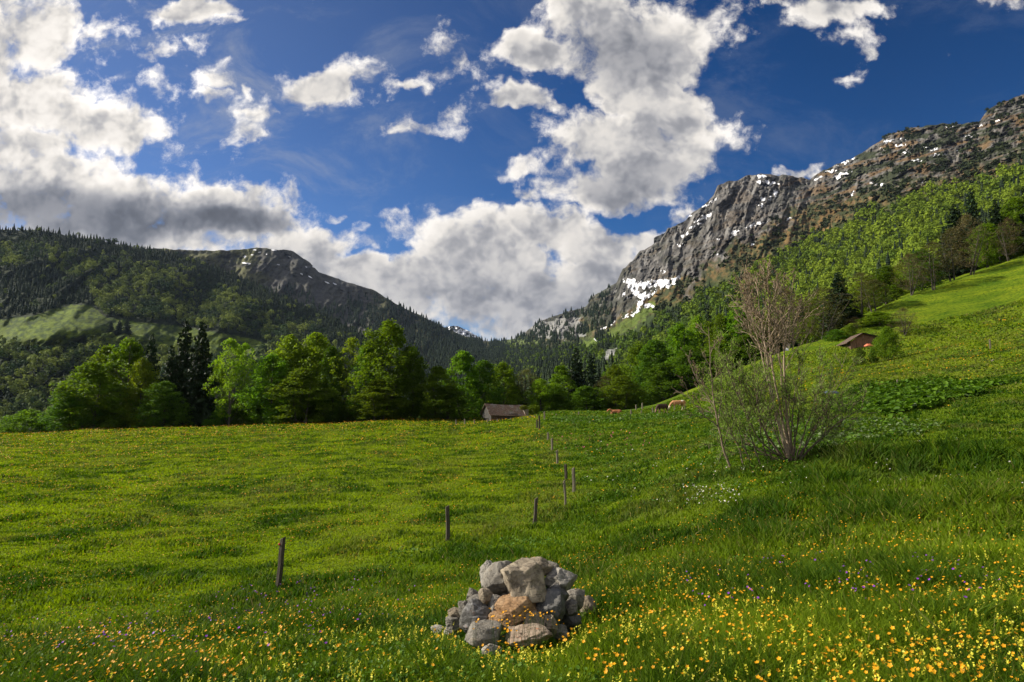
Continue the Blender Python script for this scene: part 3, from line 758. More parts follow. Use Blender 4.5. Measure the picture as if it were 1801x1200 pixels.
GL = 'trees along the far edge of the meadow'
TREES = [
 ('bush', 60, 722, 95, 124, 'low pale green bush at the left end of the tree line'),
 ('bushd', 14, 738, 60, 128, 'small bush at the very left edge of the meadow'),
 ('b4', 165, 640, 110, 122, 'round tree left of the tall full green tree'),
 ('b0', 188, 612, 82, 131, 'full green tree in the middle of the leafy group left of the spruces'),
 ('b1', 228, 600, 84, 128, 'tallest leafy tree left of the spruces'),
 ('b3', 252, 634, 56, 125, 'small bright tree touching the short spruce'),
 ('b2', 130, 690, 80, 120, 'low dark spreading tree above the bush on the left'),
 ('con0', 268, 584, 46, 138, 'short spruce leftmost of the four spruces'),
 ('con1', 303, 606, 48, 131, 'lowest spruce in the middle of the dark spruces'),
 ('con0', 327, 561, 62, 133, 'tall spruce with the leftmost of the twin tops'),
 ('con0', 355, 563, 64, 129, 'tall spruce with the rightmost of the twin tops'),
 ('b2', 292, 672, 80, 122, 'dark leafy tree at the foot of the spruces'),
 ('thin', 405, 598, 62, 124, 'slim light green tree right of the twin spruces'),
 ('thin', 432, 606, 50, 128, 'second slim light green tree right of the spruces'),
 ('b1', 385, 645, 44, 136, 'small tree half hidden behind the slim light trees'),
 ('b0', 478, 626, 86, 124, 'dark green tree at the left of the broad bright pair'),
 ('b3', 510, 594, 84, 129, 'bright tree, left one of the broad pair'),
 ('b3', 556, 590, 92, 130, 'bright tree, right one of the broad pair'),
 ('b4', 535, 650, 110, 121, 'low dark tree in front of the broad bright pair'),
 ('b2', 585, 612, 56, 126, 'narrow dark tree right of the bright pair'),
 ('thin', 620, 596, 70, 127, 'loose light tree left of the tallest leafy tree'),
 ('b1', 648, 606, 60, 124, 'leafy tree pressed against the tallest tree'),
 ('b0', 684, 568, 104, 123, 'tallest broad bright green tree of the tree line'),
 ('b2', 722, 612, 70, 124, 'green tree on the right shoulder of the tallest tree'),
 ('b4', 665, 670, 90, 119, 'low dark tree under the tallest tree'),
 ('b4', 770, 646, 72, 122, 'mid green tree between the tallest tree and the barn'),
 ('b1', 815, 620, 74, 131, 'tree with a dome top behind and left of the barn'),
 ('b2', 850, 636, 70, 134, 'dark tree directly behind the barn roof'),
 ('b0', 884, 640, 66, 138, 'green tree behind the right end of the barn'),
 ('b2', 790, 680, 80, 120, 'low dark tree left of the barn wall'),
 ('sparse', 925, 650, 70, 140, 'grey half bare tree right of the barn'),
 ('b3', 950, 668, 50, 136, 'small bright tree right of the grey half bare tree'),
 ('b2', 905, 678, 66, 140, 'dark tree behind the barn corner'),
 ('b4', 985, 645, 66, 150, 'green tree left of the dark spruce pair'),
 ('con0', 1014, 610, 52, 152, 'dark spruce, leftmost of the middle pair'),
 ('con0', 1040, 622, 44, 148, 'dark spruce, rightmost of the middle pair'),
 ('b2', 975, 690, 80, 140, 'low dark tree at the far end of the fence'),
 ('b2', 1030, 680, 80, 142, 'low dark tree in front of the spruce pair'),
 ('sparse', 1062, 662, 50, 146, 'thin grey tree right of the middle spruces'),
 ('b4', 1095, 662, 78, 142, 'mid green round tree behind the lying cow'),
 ('b0', 1080, 645, 60, 160, 'bright tree behind the round tree near the lying cow'),
 ('b0', 1122, 606, 70, 168, 'bright leafy tree at the foot of the steep slope'),
 ('b2', 1150, 600, 80, 155, 'dark leafy tree above the two standing cows'),
 ('b2', 1168, 640, 80, 146, 'very dark tree over the shaded meadow corner'),
 ('b0', 1195, 572, 74, 165, 'bright tree on the edge of the slope'),
 ('b2', 1215, 610, 80, 146, 'dark tree on the shaded meadow edge left of the willow'),
 ('b3', 1228, 560, 60, 172, 'light tree left of the small spruce'),
 ('con1', 1246, 540, 34, 168, 'small spruce poking above the bright trees'),
 ('b0', 1268, 556, 66, 160, 'bright tree right of the small spruce'),
 ('b4', 1262, 605, 80, 145, 'leafy tree half hidden by the left twigs of the willow'),
 ('b0', 1298, 545, 70, 158, 'bright tree behind the bare top of the willow'),
 ('b2', 1310, 590, 80, 142, 'dark tree straight behind the willow stems'),
 ('b2', 1348, 580, 80, 150, 'dark tree right behind the bare willow stems'),
 ('bare', 1388, 512, 78, 140, 'bare brown tree right behind the willow top'),
 ('olive', 1446, 507, 96, 136, 'large round olive green budding tree with several trunks'),
 ('con0', 1478, 478, 60, 148, 'dark tall spruce behind the round olive tree'),
 ('con1', 1500, 545, 50, 142, 'dark lower spruce right of the round olive tree'),
 ('b3', 1420, 560, 50, 150, 'bright tree left of the round olive tree'),
 ('sparse', 1518, 480, 70, 146, 'tall grey green tree with thin trunks'),
 ('sparse', 1541, 492, 56, 143, 'grey green tree right of the tall thin one'),
 ('b2', 1562, 470, 60, 158, 'dark leafy tree behind the grey green pair'),
 ('bare', 1606, 448, 56, 151, 'round brown budding tree at the upper meadow edge'),
 ('sparse', 1648, 426, 60, 152, 'tree with a pale broken trunk at the upper meadow edge'),
 ('b2', 1628, 440, 60, 162, 'dark tree between the brown tree and the pale trunk'),
 ('sparse', 1683, 402, 58, 160, 'thin leafy tree right of the pale trunk'),
 ('bare', 1712, 380, 66, 158, 'brown tree with a leaning pale trunk on the meadow edge'),
 ('con0', 1690, 360, 60, 185, 'dark spruce standing above the upper meadow edge'),
 ('con0', 1722, 330, 44, 190, 'tall narrow spruce above the brown tree'),
 ('b0', 1745, 395, 60, 168, 'leafy tree right of the brown tree'),
 ('con1', 1765, 350, 44, 180, 'spruce near the right edge of the slope'),
 ('bare', 1785, 385, 46, 162, 'bare tree nearest the right end of the upper meadow edge'),
 ('b2', 1770, 400, 60, 172, 'dark tree behind the bare tree at the right end'),
 ('b0', 1800, 350, 60, 180, 'bright tree at the right border of the slope'),
 ('con0', 1830, 330, 60, 178, 'spruce at the right border'),
 ('b3', 1870, 330, 80, 180, 'bright tree beyond the right border'),
 ('bare', 1591, 543, 48, 122, 'small bare tree standing alone on the meadow right of the log barn'),
 ('bush', 1547, 549, 58, 132, 'olive bush behind the log barn'),
 ('bare', 1505, 558, 30, 134, 'tiny bare tree behind the left end of the log barn'),
 ('bush', 1497, 572, 22, 130, 'small yellow green bush left behind the log barn'),
 ('round', 1561, 578, 44, 106, 'round green tree in front of the right side of the log barn'),
 ('bushd', 1534, 611, 15, 107, 'leafy bush between the log barn and the round green tree'),
 ('bushd', 1511, 612, 20, 107, 'leafy bush in front of the log barn wall'),
 ('bushd', 1470, 580, 40, 132, 'low dark bush under the round olive tree'),
]
for key, px_, top, w_, d, lab in TREES:
    bpyy = None
    tree_px(key, px_, top, w_, d, lab, GL if d > 110 and px_ < 1480 else None, .3)
# understorey closing the foot of the tree line
r = np.random.default_rng(5)
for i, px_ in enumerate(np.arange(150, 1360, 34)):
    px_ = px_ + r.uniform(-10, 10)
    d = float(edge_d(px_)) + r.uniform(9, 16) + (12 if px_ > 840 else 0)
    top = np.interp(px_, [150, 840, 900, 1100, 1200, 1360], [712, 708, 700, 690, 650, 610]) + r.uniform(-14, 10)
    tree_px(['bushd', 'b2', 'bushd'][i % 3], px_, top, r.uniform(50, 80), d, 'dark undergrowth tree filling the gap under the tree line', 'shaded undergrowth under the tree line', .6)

# ------------------------------------------------------------------ forests on the slopes
def tiny_broad(seed, nq, H=14., W=9.):
    r = np.random.default_rng(seed)
    n_l = 7
    c = rand_unit(r, n_l) * [W * .28, W * .28, H * .2] + [0, 0, H * .58]
    rad = r.uniform(.24, .34, n_l) * W
    k = r.integers(0, n_l, nq); u = rand_unit(r, nq); u[:, 2] = np.where(r.random(nq) < .7, np.abs(u[:, 2]), u[:, 2])
    cen = c[k] + u * rad[k][:, None] * r.uniform(.8, 1.05, (nq, 1))
    # leaf clump quad facing outwards
    a = np.cross(u, rand_unit(r, nq)); a /= np.linalg.norm(a, axis=1, keepdims=True); b_ = np.cross(u, a)
    s = r.uniform(.10, .17, nq)[:, None] * W * (60 / nq) ** .42
    jit = lambda: u * r.uniform(-.5, .5, (nq, 1)) * s
    V = np.stack([cen - a * s + jit(), cen - b_ * s * .8 + jit(), cen + a * s + jit(), cen + b_ * s * .8 + jit()], 1).reshape(-1, 3)
    return V, np.arange(4 * nq).reshape(nq, 4), np.repeat(r.random(nq), 4)
def tiny_con(seed, nl, nb_, H=17., W=6.):
    r = np.random.default_rng(seed); V = []
    for i in range(nl):
        t = .1 + .9 * i / nl; L = W / 2 * (1 - t) ** .8 + .2
        for j in range(nb_):
            a = (j + r.random() * .6 + i * .5) * 6.283 / nb_; l = L * r.uniform(.75, 1.15); z = t * H + r.normal() * .2
            w_ = .75 * l * math.sin(math.pi / nb_) * 1.5
            ca, sa = math.cos(a), math.sin(a); th = H / nl
            V += [(0, 0, z + th * 1.3), (ca * l * .6 + sa * w_, sa * l * .6 - ca * w_, z - .15 * l), (ca * l, sa * l, z - .35 * l), (ca * l * .6 - sa * w_, sa * l * .6 + ca * w_, z - .15 * l)]
    V = np.array(V); n = len(V) // 4
    return V, np.arange(4 * n).reshape(n, 4), np.repeat(r.random(n), 4)
m_forest = {}
def forest_mat(name, c1, c2, trans):
    m, nb, p = mat(name, .8, .08)
    col = nb.mix(attr(nb, 'tone'), c1, c2)
    k = nb.mr(attr(nb, 'rnd'), 0, 1, .75, 1.25)
    s_ = nb.v('SCALE', col); nb.L.new(k, s_.node.inputs['Scale'])
    nb.L.new(s_, p.inputs['Base Color'])
    t = nb.n('ShaderNodeBsdfTranslucent'); nb.L.new(s_, t.inputs[0])
    mx = nb.n('ShaderNodeMixShader'); mx.inputs[0].default_value = trans
    nb.L.new(p.outputs[0], mx.inputs[1]); nb.L.new(t.outputs[0], mx.inputs[2]); nb.L.new(mx.outputs[0], m.node_tree.nodes['Material Output'].inputs[0])
    return m
m_fb = forest_mat('spring_beech_canopy', (.070, .120, .016), (.170, .230, .018), .28)
m_fbl = forest_mat('hillside_canopy', (.032, .058, .020), (.185, .225, .045), .28)
m_fc = forest_mat('spruce_canopy', (.014, .026, .014), (.036, .052, .024), .06)
def surf_points(M, mask_fn, spacing, seed, dmin=0, dmax=1e9):
    """random points on a mountain sheet, one per spacing^2 of real surface, kept where mask_fn allows"""
    r = np.random.default_rng(seed)
    P3 = np.stack([M.X, M.Y, M.Z], -1)
    e1 = P3[1:, :-1] - P3[:-1, :-1]; e2 = P3[:-1, 1:] - P3[:-1, :-1]
    cr = np.cross(e1, e2); area = np.abs(cr[..., 2])
    lam = area / spacing ** 2
    lam = np.where((M.D[:-1, :-1] >= dmin) & (M.D[:-1, :-1] < dmax), lam, 0)
    prob = mask_fn(M.PX[:-1, :-1], M.PY[:-1, :-1])
    n = r.poisson(np.clip(lam * prob, 0, 50))
    ii, jj = np.nonzero(n); rep = n[ii, jj]; ii = np.repeat(ii, rep); jj = np.repeat(jj, rep)
    a, b_ = r.random(len(ii))[:, None], r.random(len(ii))[:, None]
    pts = P3[ii, jj] + a * e1[ii, jj] + b_ * e2[ii, jj]
    return pts, M.PX[ii, jj], M.PY[ii, jj]
def scatter(name, pts, templates, scale, tone, m, label, cat, seed=1, zs=None):
    r = np.random.default_rng(seed)
    pick = r.integers(0, len(templates), len(pts)); Vs, Fs, Rn, Tn = [], [], [], []; off = 0
    for t, (V, Fq, rn) in enumerate(templates):
        idx = np.nonzero(pick == t)[0]
        if not len(idx): continue
        a = r.random(len(idx)) * 6.283; ca, sa = np.cos(a), np.sin(a); s = scale[idx]; z_ = s * (zs[idx] if zs is not None else 1)
        X = (V[None, :, 0] * ca[:, None] - V[None, :, 1] * sa[:, None]) * s[:, None] + pts[idx, 0][:, None]
        Y = (V[None, :, 0] * sa[:, None] + V[None, :, 1] * ca[:, None]) * s[:, None] + pts[idx, 1][:, None]
        Z = V[None, :, 2] * z_[:, None] + pts[idx, 2][:, None]
        Vs.append(np.stack([X, Y, Z], -1).reshape(-1, 3))
        Fs.append((Fq[None] + (np.arange(len(idx)) * len(V))[:, None, None]).reshape(-1, Fq.shape[1]) + off); off += len(idx) * len(V)
        Rn.append(np.tile(rn, len(idx))); Tn.append(np.repeat(tone[idx], len(V)))
    o = mesh_np(name, np.concatenate(Vs), [np.concatenate(Fs)], m, {'rnd': np.concatenate(Rn), 'tone': np.concatenate(Tn)})
    tag(o, label, cat, kind='stuff'); return o
TB = [tiny_broad(i, 46) for i in range(5)]; TC = [tiny_con(i, 8, 5, 14., 7.) for i in range(4)]
TBH = [tiny_broad(i + 20, 300) for i in range(5)]; TCH = [tiny_con(i + 20, 16, 8) for i in range(3)]
# left hill
def conif_left(px, py):
    n = fbm(px / 45, py / 25, 22.2, 3)
    z1 = ss(46, 22, py - np.interp(px, ML1.px, ML1.cpy) + 14 * n)
    z2 = inpoly(px, py, [(-200, 500), (60, 470), (150, 500), (165, 540), (110, 545), (60, 560), (-200, 575)]) * 1.0
    z3 = ss(420, 600, px + 60 * n) * .75
    return np.clip(np.maximum(np.maximum(z1, z2), z3) + .35 * ss(-.1, .5, n), 0, 1)
def dens_left(px, py):
    clr = inpoly(px, py, CLEAR)
    return np.where(clr, 0, 1.0) * (px > -150) * (py < 770)
pts, qx, qy = surf_points(ML1, dens_left, 8.4, 3)
r = np.random.default_rng(4)
cf = r.random(len(pts)) < conif_left(qx, qy) * .85 + .10
patch = np.clip(.38 + 1.2 * fbm(qx / 40, qy / 20, 3.3, 3) + r.normal(size=len(qx)) * .18, 0, 1)
scatter('hillside_beeches', pts[~cf], TB, r.uniform(.7, 1.15, (~cf).sum()), patch[~cf], m_fbl, 'mixed leafy forest covering the hill on the left', 'forest', 1)
scatter('hillside_spruces', pts[cf], TC, r.uniform(.55, 1.02, cf.sum()), r.random(cf.sum()), m_fc, 'dark spruce forest on the crest and flank of the hill on the left', 'forest', 2)
# lone spruces on the clearing and bushes at its edge
# back left mountain: spruces on its long right flank
def dens_l2(px, py):
    cr = np.interp(px, ML2.px, ML2.cpy)
    n = fbm(px / 30, py / 16, 31.1, 3)
    lim = np.interp(px, [-200, 380, 470, 540, 600, 650, 700, 1060], [200, 60, 75, 60, 42, 14, 0, 0])
    return ss(-6, 10, py - cr - lim + 22 * n) * (px > 330) * ss(.55, .1, n * (px < 760)) * (1 - .9 * inpoly(px, py, [(590, 560), (640, 580), (660, 610), (600, 590), (560, 575)]))
pts, qx, qy = surf_points(ML2, dens_l2, 12.0, 5)
r = np.random.default_rng(6)
scatter('valley_spruces', pts, TC, r.uniform(.8, 1.5, len(pts)), r.random(len(pts)) * .8, m_fc, 'dark spruce forest on the long ridge running down to the valley gap', 'forest', 3)
# right mountain
def forest_R(px, py):
    TLc = np.interp(px, [780, 960, 1040, 1100, 1150, 1200, 1260, 1330, 1400, 1480, 1560, 1640, 1720, 1801, 2500], [600, 612, 612, 600, 575, 545, 510, 480, 440, 400, 370, 345, 325, 300, 200])
    n = fbm(px / 36, py / 26, 41.1, 4)
    clr = inpoly(px, py, [(1015,607),(1060,588),(1110,558),(1150,530),(1160,540),(1120,570),(1075,597),(1030,612)]) | inpoly(px, py, [(840,594),(925,590),(950,604),(900,609),(850,604)]) | inpoly(px, py, [(1060,618),(1085,612),(1092,630),(1070,640),(1056,634)]) | inpoly(px,py,[(1370,478),(1386,470),(1372,492),(1352,515),(1348,508)])
    return ss(-10, 14, py - TLc + 16 * n) * (1 - clr) * (1 - .55 * ss(.15, .4, n) * (px < 1420)) * (px < 1960)
def tone_R(px, py): return np.clip(.25 + .55 * ss(1180, 1420, px) + .55 * fbm(px / 50, py / 40, 51.1, 3), 0, 1)
for nm, TBx, TCx, dmin, dmax, sp, sd_, sc0 in (('far', TB, TC, 620, 1e9, 9.5, 7, (.75, 1.2)), ('near', TBH, TCH, 255, 620, 7.6, 8, (.6, 1.35))):
    pts, qx, qy = surf_points(MR, forest_R, sp, sd_, dmin, dmax)
    r = np.random.default_rng(sd_)
    n = fbm(qx / 30, qy / 22, 61.1, 3)
    pc = np.interp(qx, [780, 1000, 1150, 1300, 1400, 1500, 1650, 1801], [.97, .85, .38, .26, .15, .12, .22, .34])
    cf = r.random(len(pts)) < pc + .5 * ss(.25, .5, n)
    tn = np.clip(tone_R(qx, qy) + r.normal(size=len(qx)) * .27, 0, 1)
    lab = {'far': 'far', 'near': 'nearer'}[nm]
    scatter('slope_beeches', pts[~cf], TBx, r.uniform(*sc0, (~cf).sum()), tn[~cf], m_fb, 'fresh green beech forest on the %s part of the mountain slope' % lab, 'forest', sd_)
    scatter('slope_spruces', pts[cf], TCx, r.uniform(.6, 1.15, cf.sum()), r.random(cf.sum()), m_fc, 'scattered dark spruces on the %s part of the mountain slope' % lab, 'forest', sd_ + 1)
pts, qx, qy = surf_points(MR, lambda a, c: ((a > 880) & (a < 1075) & (c < 604)) * ss(-.15, .25, fbm(a / 20, c / 14, 81.1, 3)) * .9, 15, 91)
r = np.random.default_rng(92)
scatter('ridge_spruces', pts, TC, r.uniform(.7, 1.4, len(pts)), r.random(len(pts)), m_fc, 'spruces fringing the low rocky ridge above the valley gap', 'forest', 93)
# dwarf pine scrub on the alp and on the ledges
def scrub_R(px, py):
    TLc = np.interp(px, [780, 1040, 1150, 1260, 1400, 1560, 1720, 1801, 2500], [600, 612, 575, 510, 440, 370, 325, 300, 200])
    n = fbm(px / 26, (py + .3 * px) / 14, 71.1, 4)
    up = ss(95, 10, TLc - py) 
    return ss(.05, .4, n) * up * (px > 1150) * (px < 1960) * .8 + ss(1440, 1500, px) * ss(.1, .35, n) * (px < 1960) * .6
pts, qx, qy = surf_points(MR, lambda a, c: np.clip(scrub_R(a, c), 0, 1), 9.5, 9, 500)
TS = [tiny_broad(i + 40, 16, 5., 8.) for i in range(4)]
r = np.random.default_rng(19)
m_scrub = forest_mat('dwarf_pine', (.014, .022, .010), (.040, .050, .018), .05)
scatter('mountain_scrub', pts, TS, r.uniform(.6, 1.3, len(pts)), r.random(len(pts)), m_scrub, 'dark dwarf pine scrub dotted over the upper mountain', 'scrub', 10)
# nearest strip of the slope: single trees
pts, qx, qy = surf_points(MR, forest_R, 10.0, 12, 168, 262)
r = np.random.default_rng(13)
o_ = r.permutation(len(pts))[:190]
kk = ['b0', 'b1', 'b3', 'b3', 'b0', 'b3', 'con0', 'b4', 'con1', 'b3']
for i in o_:
    k = kk[r.integers(0, 10)]
    H = r.uniform(9, 14) * (1.1 if k[:3] == 'con' else 1)
    kind_ = 'dark spruce' if k[:3] == 'con' else 'leafy green tree'
    plant(k, *pts[i], H, r.uniform(.6, .95), kind_ + ' in the crowded wood just above the meadow edge', ('spruces' if k[:3] == 'con' else 'leafy trees') + ' in the wood above the meadow edge')
# spruces on the left clearing
for (px_, py_, h) in ((207, 590, 22),):
    j = np.argmin(np.abs(ML1.px - px_)); i = np.argmin(np.abs(ML1.PY[:, j] - py_))
    for k_, dx in enumerate((-9, 0, 8)):
        plant('con0', ML1.X[i, j] + dx, ML1.Y[i, j] + 2 * k_, ML1.Z[i, j] - 1, h * (.8 + .1 * k_), 1.5, 'spruce in the small clump standing on the clearing of the left hill', 'spruces on the hill clearing')

# ------------------------------------------------------------------ grass
m_grass, nb, p = mat('grass_blades', .7, .10)
r_ = attr(nb, 'rnd'); t_ = attr(nb, 'tone'); d_ = attr(nb, 'dry')
c1 = nb.mix(r_, (.032, .076, .003), (.215, .285, .007))     # grazed, yellowish
c2 = nb.mix(r_, (.032, .078, .004), (.135, .205, .008))     # tall, deeper green
col = nb.mix(t_, c1, c2); col = nb.mix(d_, col, (.22, .19, .06))
nb.L.new(col, p.inputs['Base Color'])
tl = nb.n('ShaderNodeBsdfTranslucent'); nb.L.new(nb.mix(1.0, col, (1.25, 1.3, .5), 'MULTIPLY'), tl.inputs[0])
mx = nb.n('ShaderNodeMixShader'); mx.inputs[0].default_value = .42
nb.L.new(p.outputs[0], mx.inputs[1]); nb.L.new(tl.outputs[0], mx.inputs[2]); nb.L.new(mx.outputs[0], m_grass.node_tree.nodes['Material Output'].inputs[0])
GXa, GYa, GZa = X, Y, Z
def gfast(x, y):
    """meadow height read from the built sheet (bilinear on the polar grid)"""
    a = (np.degrees(np.arctan2(x, y)) + 105) / 210 * (na - 1)
    rr = np.clip(np.log(np.hypot(x, y) / .6) / math.log(300 / .6) * (nr - 1), 0, nr - 1.001)
    a = np.clip(a, 0, na - 1.001); i, j = rr.astype(int), a.astype(int); fi, fj = rr - i, a - j
    return (GZa[i, j] * (1 - fi) * (1 - fj) + GZa[i + 1, j] * fi * (1 - fj) + GZa[i, j + 1] * (1 - fi) * fj + GZa[i + 1, j + 1] * fi * fj)
def sward(n, d0, d1, seed, umax=.92):
    r = np.random.default_rng(seed)
    u = r.uniform(-umax, umax, n); d = np.exp(r.uniform(math.log(d0), math.log(d1), n))
    x = u * d; y = d
    k = y < edge_d(px_of(x, y)) + 3
    x, y = x[k], y[k]
    return x, y, gfast(x, y), r
def blades(name, n, d0, d1, seed, label, hscale=1.0):
    x, y, z, r = sward(n, d0, d1, seed, 1.3 if d0 < 5 else .92)
    n = len(x); d = np.hypot(x, y)
    s = meadow_tone(x, y)
    clump = fbm(x * .9, y * .9, 3.3, 3); big = fbm(x * .16, y * .22, 8.8, 3)
    near = ss(16, 9, d)
    tuft = np.clip(2.2 * fbm(x * .55 + .8 * fbm(x * .2, y * .2, 1.1, 2), y * .5, 12.3, 4, .6), -.7, 1.3)
    h = (.070 + .05 * s + .060 * near * (.4 + .6 * s) + .08 * s * ss(1150, 1300, px_of(x, y)) * ss(26, 16, y) * ss(6, 12, y)) * (1 + .6 * clump + .3 * big + .9 * tuft * (1 - .5 * near)) * r.uniform(.45, 1.25, n) * hscale
    cd_ = np.hypot((x - .05) * 1.9, (y - 5.2) * .75)
    h = h * (1 - .74 * ss(1.2, .6, cd_)) * (1 - .55 * ss(50, 90, y) * ss(1150, 1400, px_of(x, y)))
    h = h * (1 + .9 * ss(15, 18, y) * ss(25, 21, y) * ss(1380, 1450, px_of(x, y)))  # strip right of the willow grown taller, its self-shading imitates a shadow band
    h = np.maximum(h, .0018 * d)
    w_ = np.maximum(.0028, .00085 * d) * r.uniform(.7, 1.5, n)
    az = r.random(n) * 6.283; lean = r.uniform(.1, 1.1, n) * h
    ax, ay = np.cos(az), np.sin(az)
    # blade width runs across the view so that it stays visible from a step aside too
    wz = r.random(n) * 3.1416
    wx_, wy_ = np.cos(wz) * w_, np.sin(wz) * w_
    lx, ly = ax * lean, ay * lean
    V = np.empty((n, 5, 3))
    V[:, 0] = np.stack([x - wx_, y - wy_, z - .02], 1); V[:, 1] = np.stack([x + wx_, y + wy_, z - .02], 1)
    V[:, 2] = np.stack([x + wx_ * .8 + lx * .35, y + wy_ * .8 + ly * .35, z + h * .6], 1); V[:, 3] = np.stack([x - wx_ * .8 + lx * .35, y - wy_ * .8 + ly * .35, z + h * .6], 1)
    V[:, 4] = np.stack([x + lx, y + ly, z + h * .97], 1)
    i = np.arange(n)[:, None] * 5
    rn = np.clip(.5 + .5 * big + .1 * clump - .40 * tuft + r.normal(size=n) * .20, 0, 1)
    pn_fence = ss(.0, .5, fbm(x * .35, y * .12, 44.4, 3) + .9 * np.exp(-((s - .35) / .3) ** 2) * ss(14, 22, y) - .25)
    dry = (r.random(n) < .05 + .16 * ss(6, 10, y) * ss(17, 12, y) * s) * r.random(n) * .9 + .45 * pn_fence * ss(14, 20, y) * r.random(n)
    dry = np.clip(dry, 0, 1)
    o = mesh_np(name, V.reshape(-1, 3), [i + np.array([0, 1, 2, 3]), i + np.array([3, 2, 4])], m_grass, {'rnd': np.repeat(rn, 5), 'tone': np.repeat(s, 5), 'dry': np.repeat(dry, 5)})
    tag(o, label, 'grass', kind='stuff'); return o
blades('grass', 470000, 2.4, 15, 21, 'long green grass on the bank in the foreground')
blades('grass', 470000, 15, 128, 22, 'short green grass covering the pasture')
# broad leaves: clover, dock and butterbur
m_herb, nb, p = mat('herb_leaves', .6, .15)
col = nb.mix(attr(nb, 'rnd'), (.035, .088, .005), (.105, .190, .010)); col = nb.mix(attr(nb, 'dry'), col, (.16, .20, .10))
nb.L.new(col, p.inputs['Base Color'])
tl = nb.n('ShaderNodeBsdfTranslucent'); nb.L.new(nb.mix(1.0, col, (1.2, 1.3, .5), 'MULTIPLY'), tl.inputs[0])
mx = nb.n('ShaderNodeMixShader'); mx.inputs[0].default_value = .3
nb.L.new(p.outputs[0], mx.inputs[1]); nb.L.new(tl.outputs[0], mx.inputs[2]); nb.L.new(mx.outputs[0], m_herb.node_tree.nodes['Material Output'].inputs[0])
def herbs(name, x, y, z, size, h, r, label, pale=0.0, up=.7, cat='leafy herbs'):
    cen = np.stack([x, y, z + h], 1)
    n = len(x)
    nrm = rand_unit(r, n); nrm[:, 2] = np.abs(nrm[:, 2]) + up; nrm /= np.linalg.norm(nrm, axis=1, keepdims=True)
    a = np.cross(nrm, rand_unit(r, n)); a /= np.linalg.norm(a, axis=1, keepdims=True); b_ = np.cross(nrm, a)
    a *= size[:, None]; b_ *= (size * r.uniform(.55, .95, n))[:, None]; dn = nrm * (size * .3)[:, None]
    # six-sided leaf folded along its midrib
    V = np.stack([cen - a, cen - a * .3 - b_ + dn, cen + a * .6 - b_ * .7 + dn, cen + a, cen + a * .6 + b_ * .7 + dn, cen - a * .3 + b_ + dn], 1).reshape(-1, 3)
    i = np.arange(n)[:, None] * 6
    o = mesh_np(name, V, [i + np.array([0, 1, 2, 3]), i + np.array([0, 3, 4, 5])], m_herb, {'rnd': np.repeat(r.random(n), 6), 'dry': np.repeat((r.random(n) < pale) * r.uniform(.3, 1, n), 6)})
    tag(o, label, cat, kind='stuff'); return o
def hfl(x, y, h): return h * (1 - .6 * ss(1.15, .55, np.hypot((x - .05) * 1.9, (y - 5.2) * .75)))
x, y, z, r = sward(42000, 3.0, 16, 31)
k = fbm(x * .8, y * .8, 5.5, 3) > .02 - .25 * (x < 0)
x, y, z = x[k], y[k], z[k]; d = np.hypot(x, y)
herbs('clover', x, y, z, r.uniform(.005, .014, len(x)) * (1 + .05 * d), hfl(x, y, r.uniform(.03, .16, len(x))), r, 'small round leaves mixed into the foreground grass', .0, cat='clover')
x, y, z, r = sward(70000, 17, 120, 32)
s = meadow_tone(x, y); cl_ = fbm(x * .35, y * .35, 6.6, 3)
k = (s > .5) & (cl_ > -.05) & (px_of(x, y) < 1500) 
x, y, z = x[k], y[k], z[k]; d = np.hypot(x, y)
herbs('dock_leaves', x, y, z, np.maximum(.035, .0016 * d) * r.uniform(.6, 1.3, len(x)), r.uniform(.06, .28, len(x)), r, 'broad dock leaves growing through the pasture', .0, cat='dock')
def patch(poly, n, seed):
    r = np.random.default_rng(seed); poly_ = np.array(poly, float)
    a = r.uniform(poly_[:, 0].min(), poly_[:, 0].max(), n); c = r.uniform(poly_[:, 1].min(), poly_[:, 1].max(), n)
    k = inpoly(a, c, poly); a, c = a[k], c[k]
    d = hit(a, c); k = ~np.isnan(d); a, d = a[k], d[k] * r.uniform(.985, 1.015, k.sum())
    x = (a - 900.5) / F / math.cos(PITCH) * d
    return x, d, gfast(x, d), r
x, y, z, r = patch([(1490,690),(1530,678),(1580,682),(1640,670),(1700,676),(1775,674),(1735,690),(1700,702),(1665,706),(1640,720),(1600,724),(1560,738),(1510,730),(1460,732),(1435,712)], 14000, 41)
k = r.random(len(x)) < .25 + ss(-.25, .2, fbm(x * .25, y * .25, 91.1, 3)); x, y, z = x[k], y[k], z[k]
herbs('butterbur_patch', x, y, z, r.uniform(.09, .26, len(x)), r.uniform(.06, .26, len(x)) * (1.4 + 1.2 * fbm(x * .5, y * .5, 92.1, 2)), r, 'dense patch of large butterbur leaves right of the willow', .03, .9, cat='butterbur')
x, y, z, r = patch([(1250,738),(1440,740),(1560,742),(1660,752),(1600,770),(1500,780),(1440,800),(1300,800),(1240,770)], 4200, 42)
herbs('dock_leaves', x, y, z, r.uniform(.05, .13, len(x)), r.uniform(.08, .3, len(x)), r, 'pale leafy herbs between the willow and the butterbur patch', .45, cat='dock')
x, y, z, r = patch([(965,738),(1060,733),(1240,726),(1330,728),(1330,738),(1200,738),(1080,742),(1000,748)], 7000, 43)
herbs('dock_leaves', x, y, z, r.uniform(.08, .17, len(x)), r.uniform(.05, .28, len(x)), r, 'band of pale leafy docks in front of the cows', .22, .3, cat='dock')
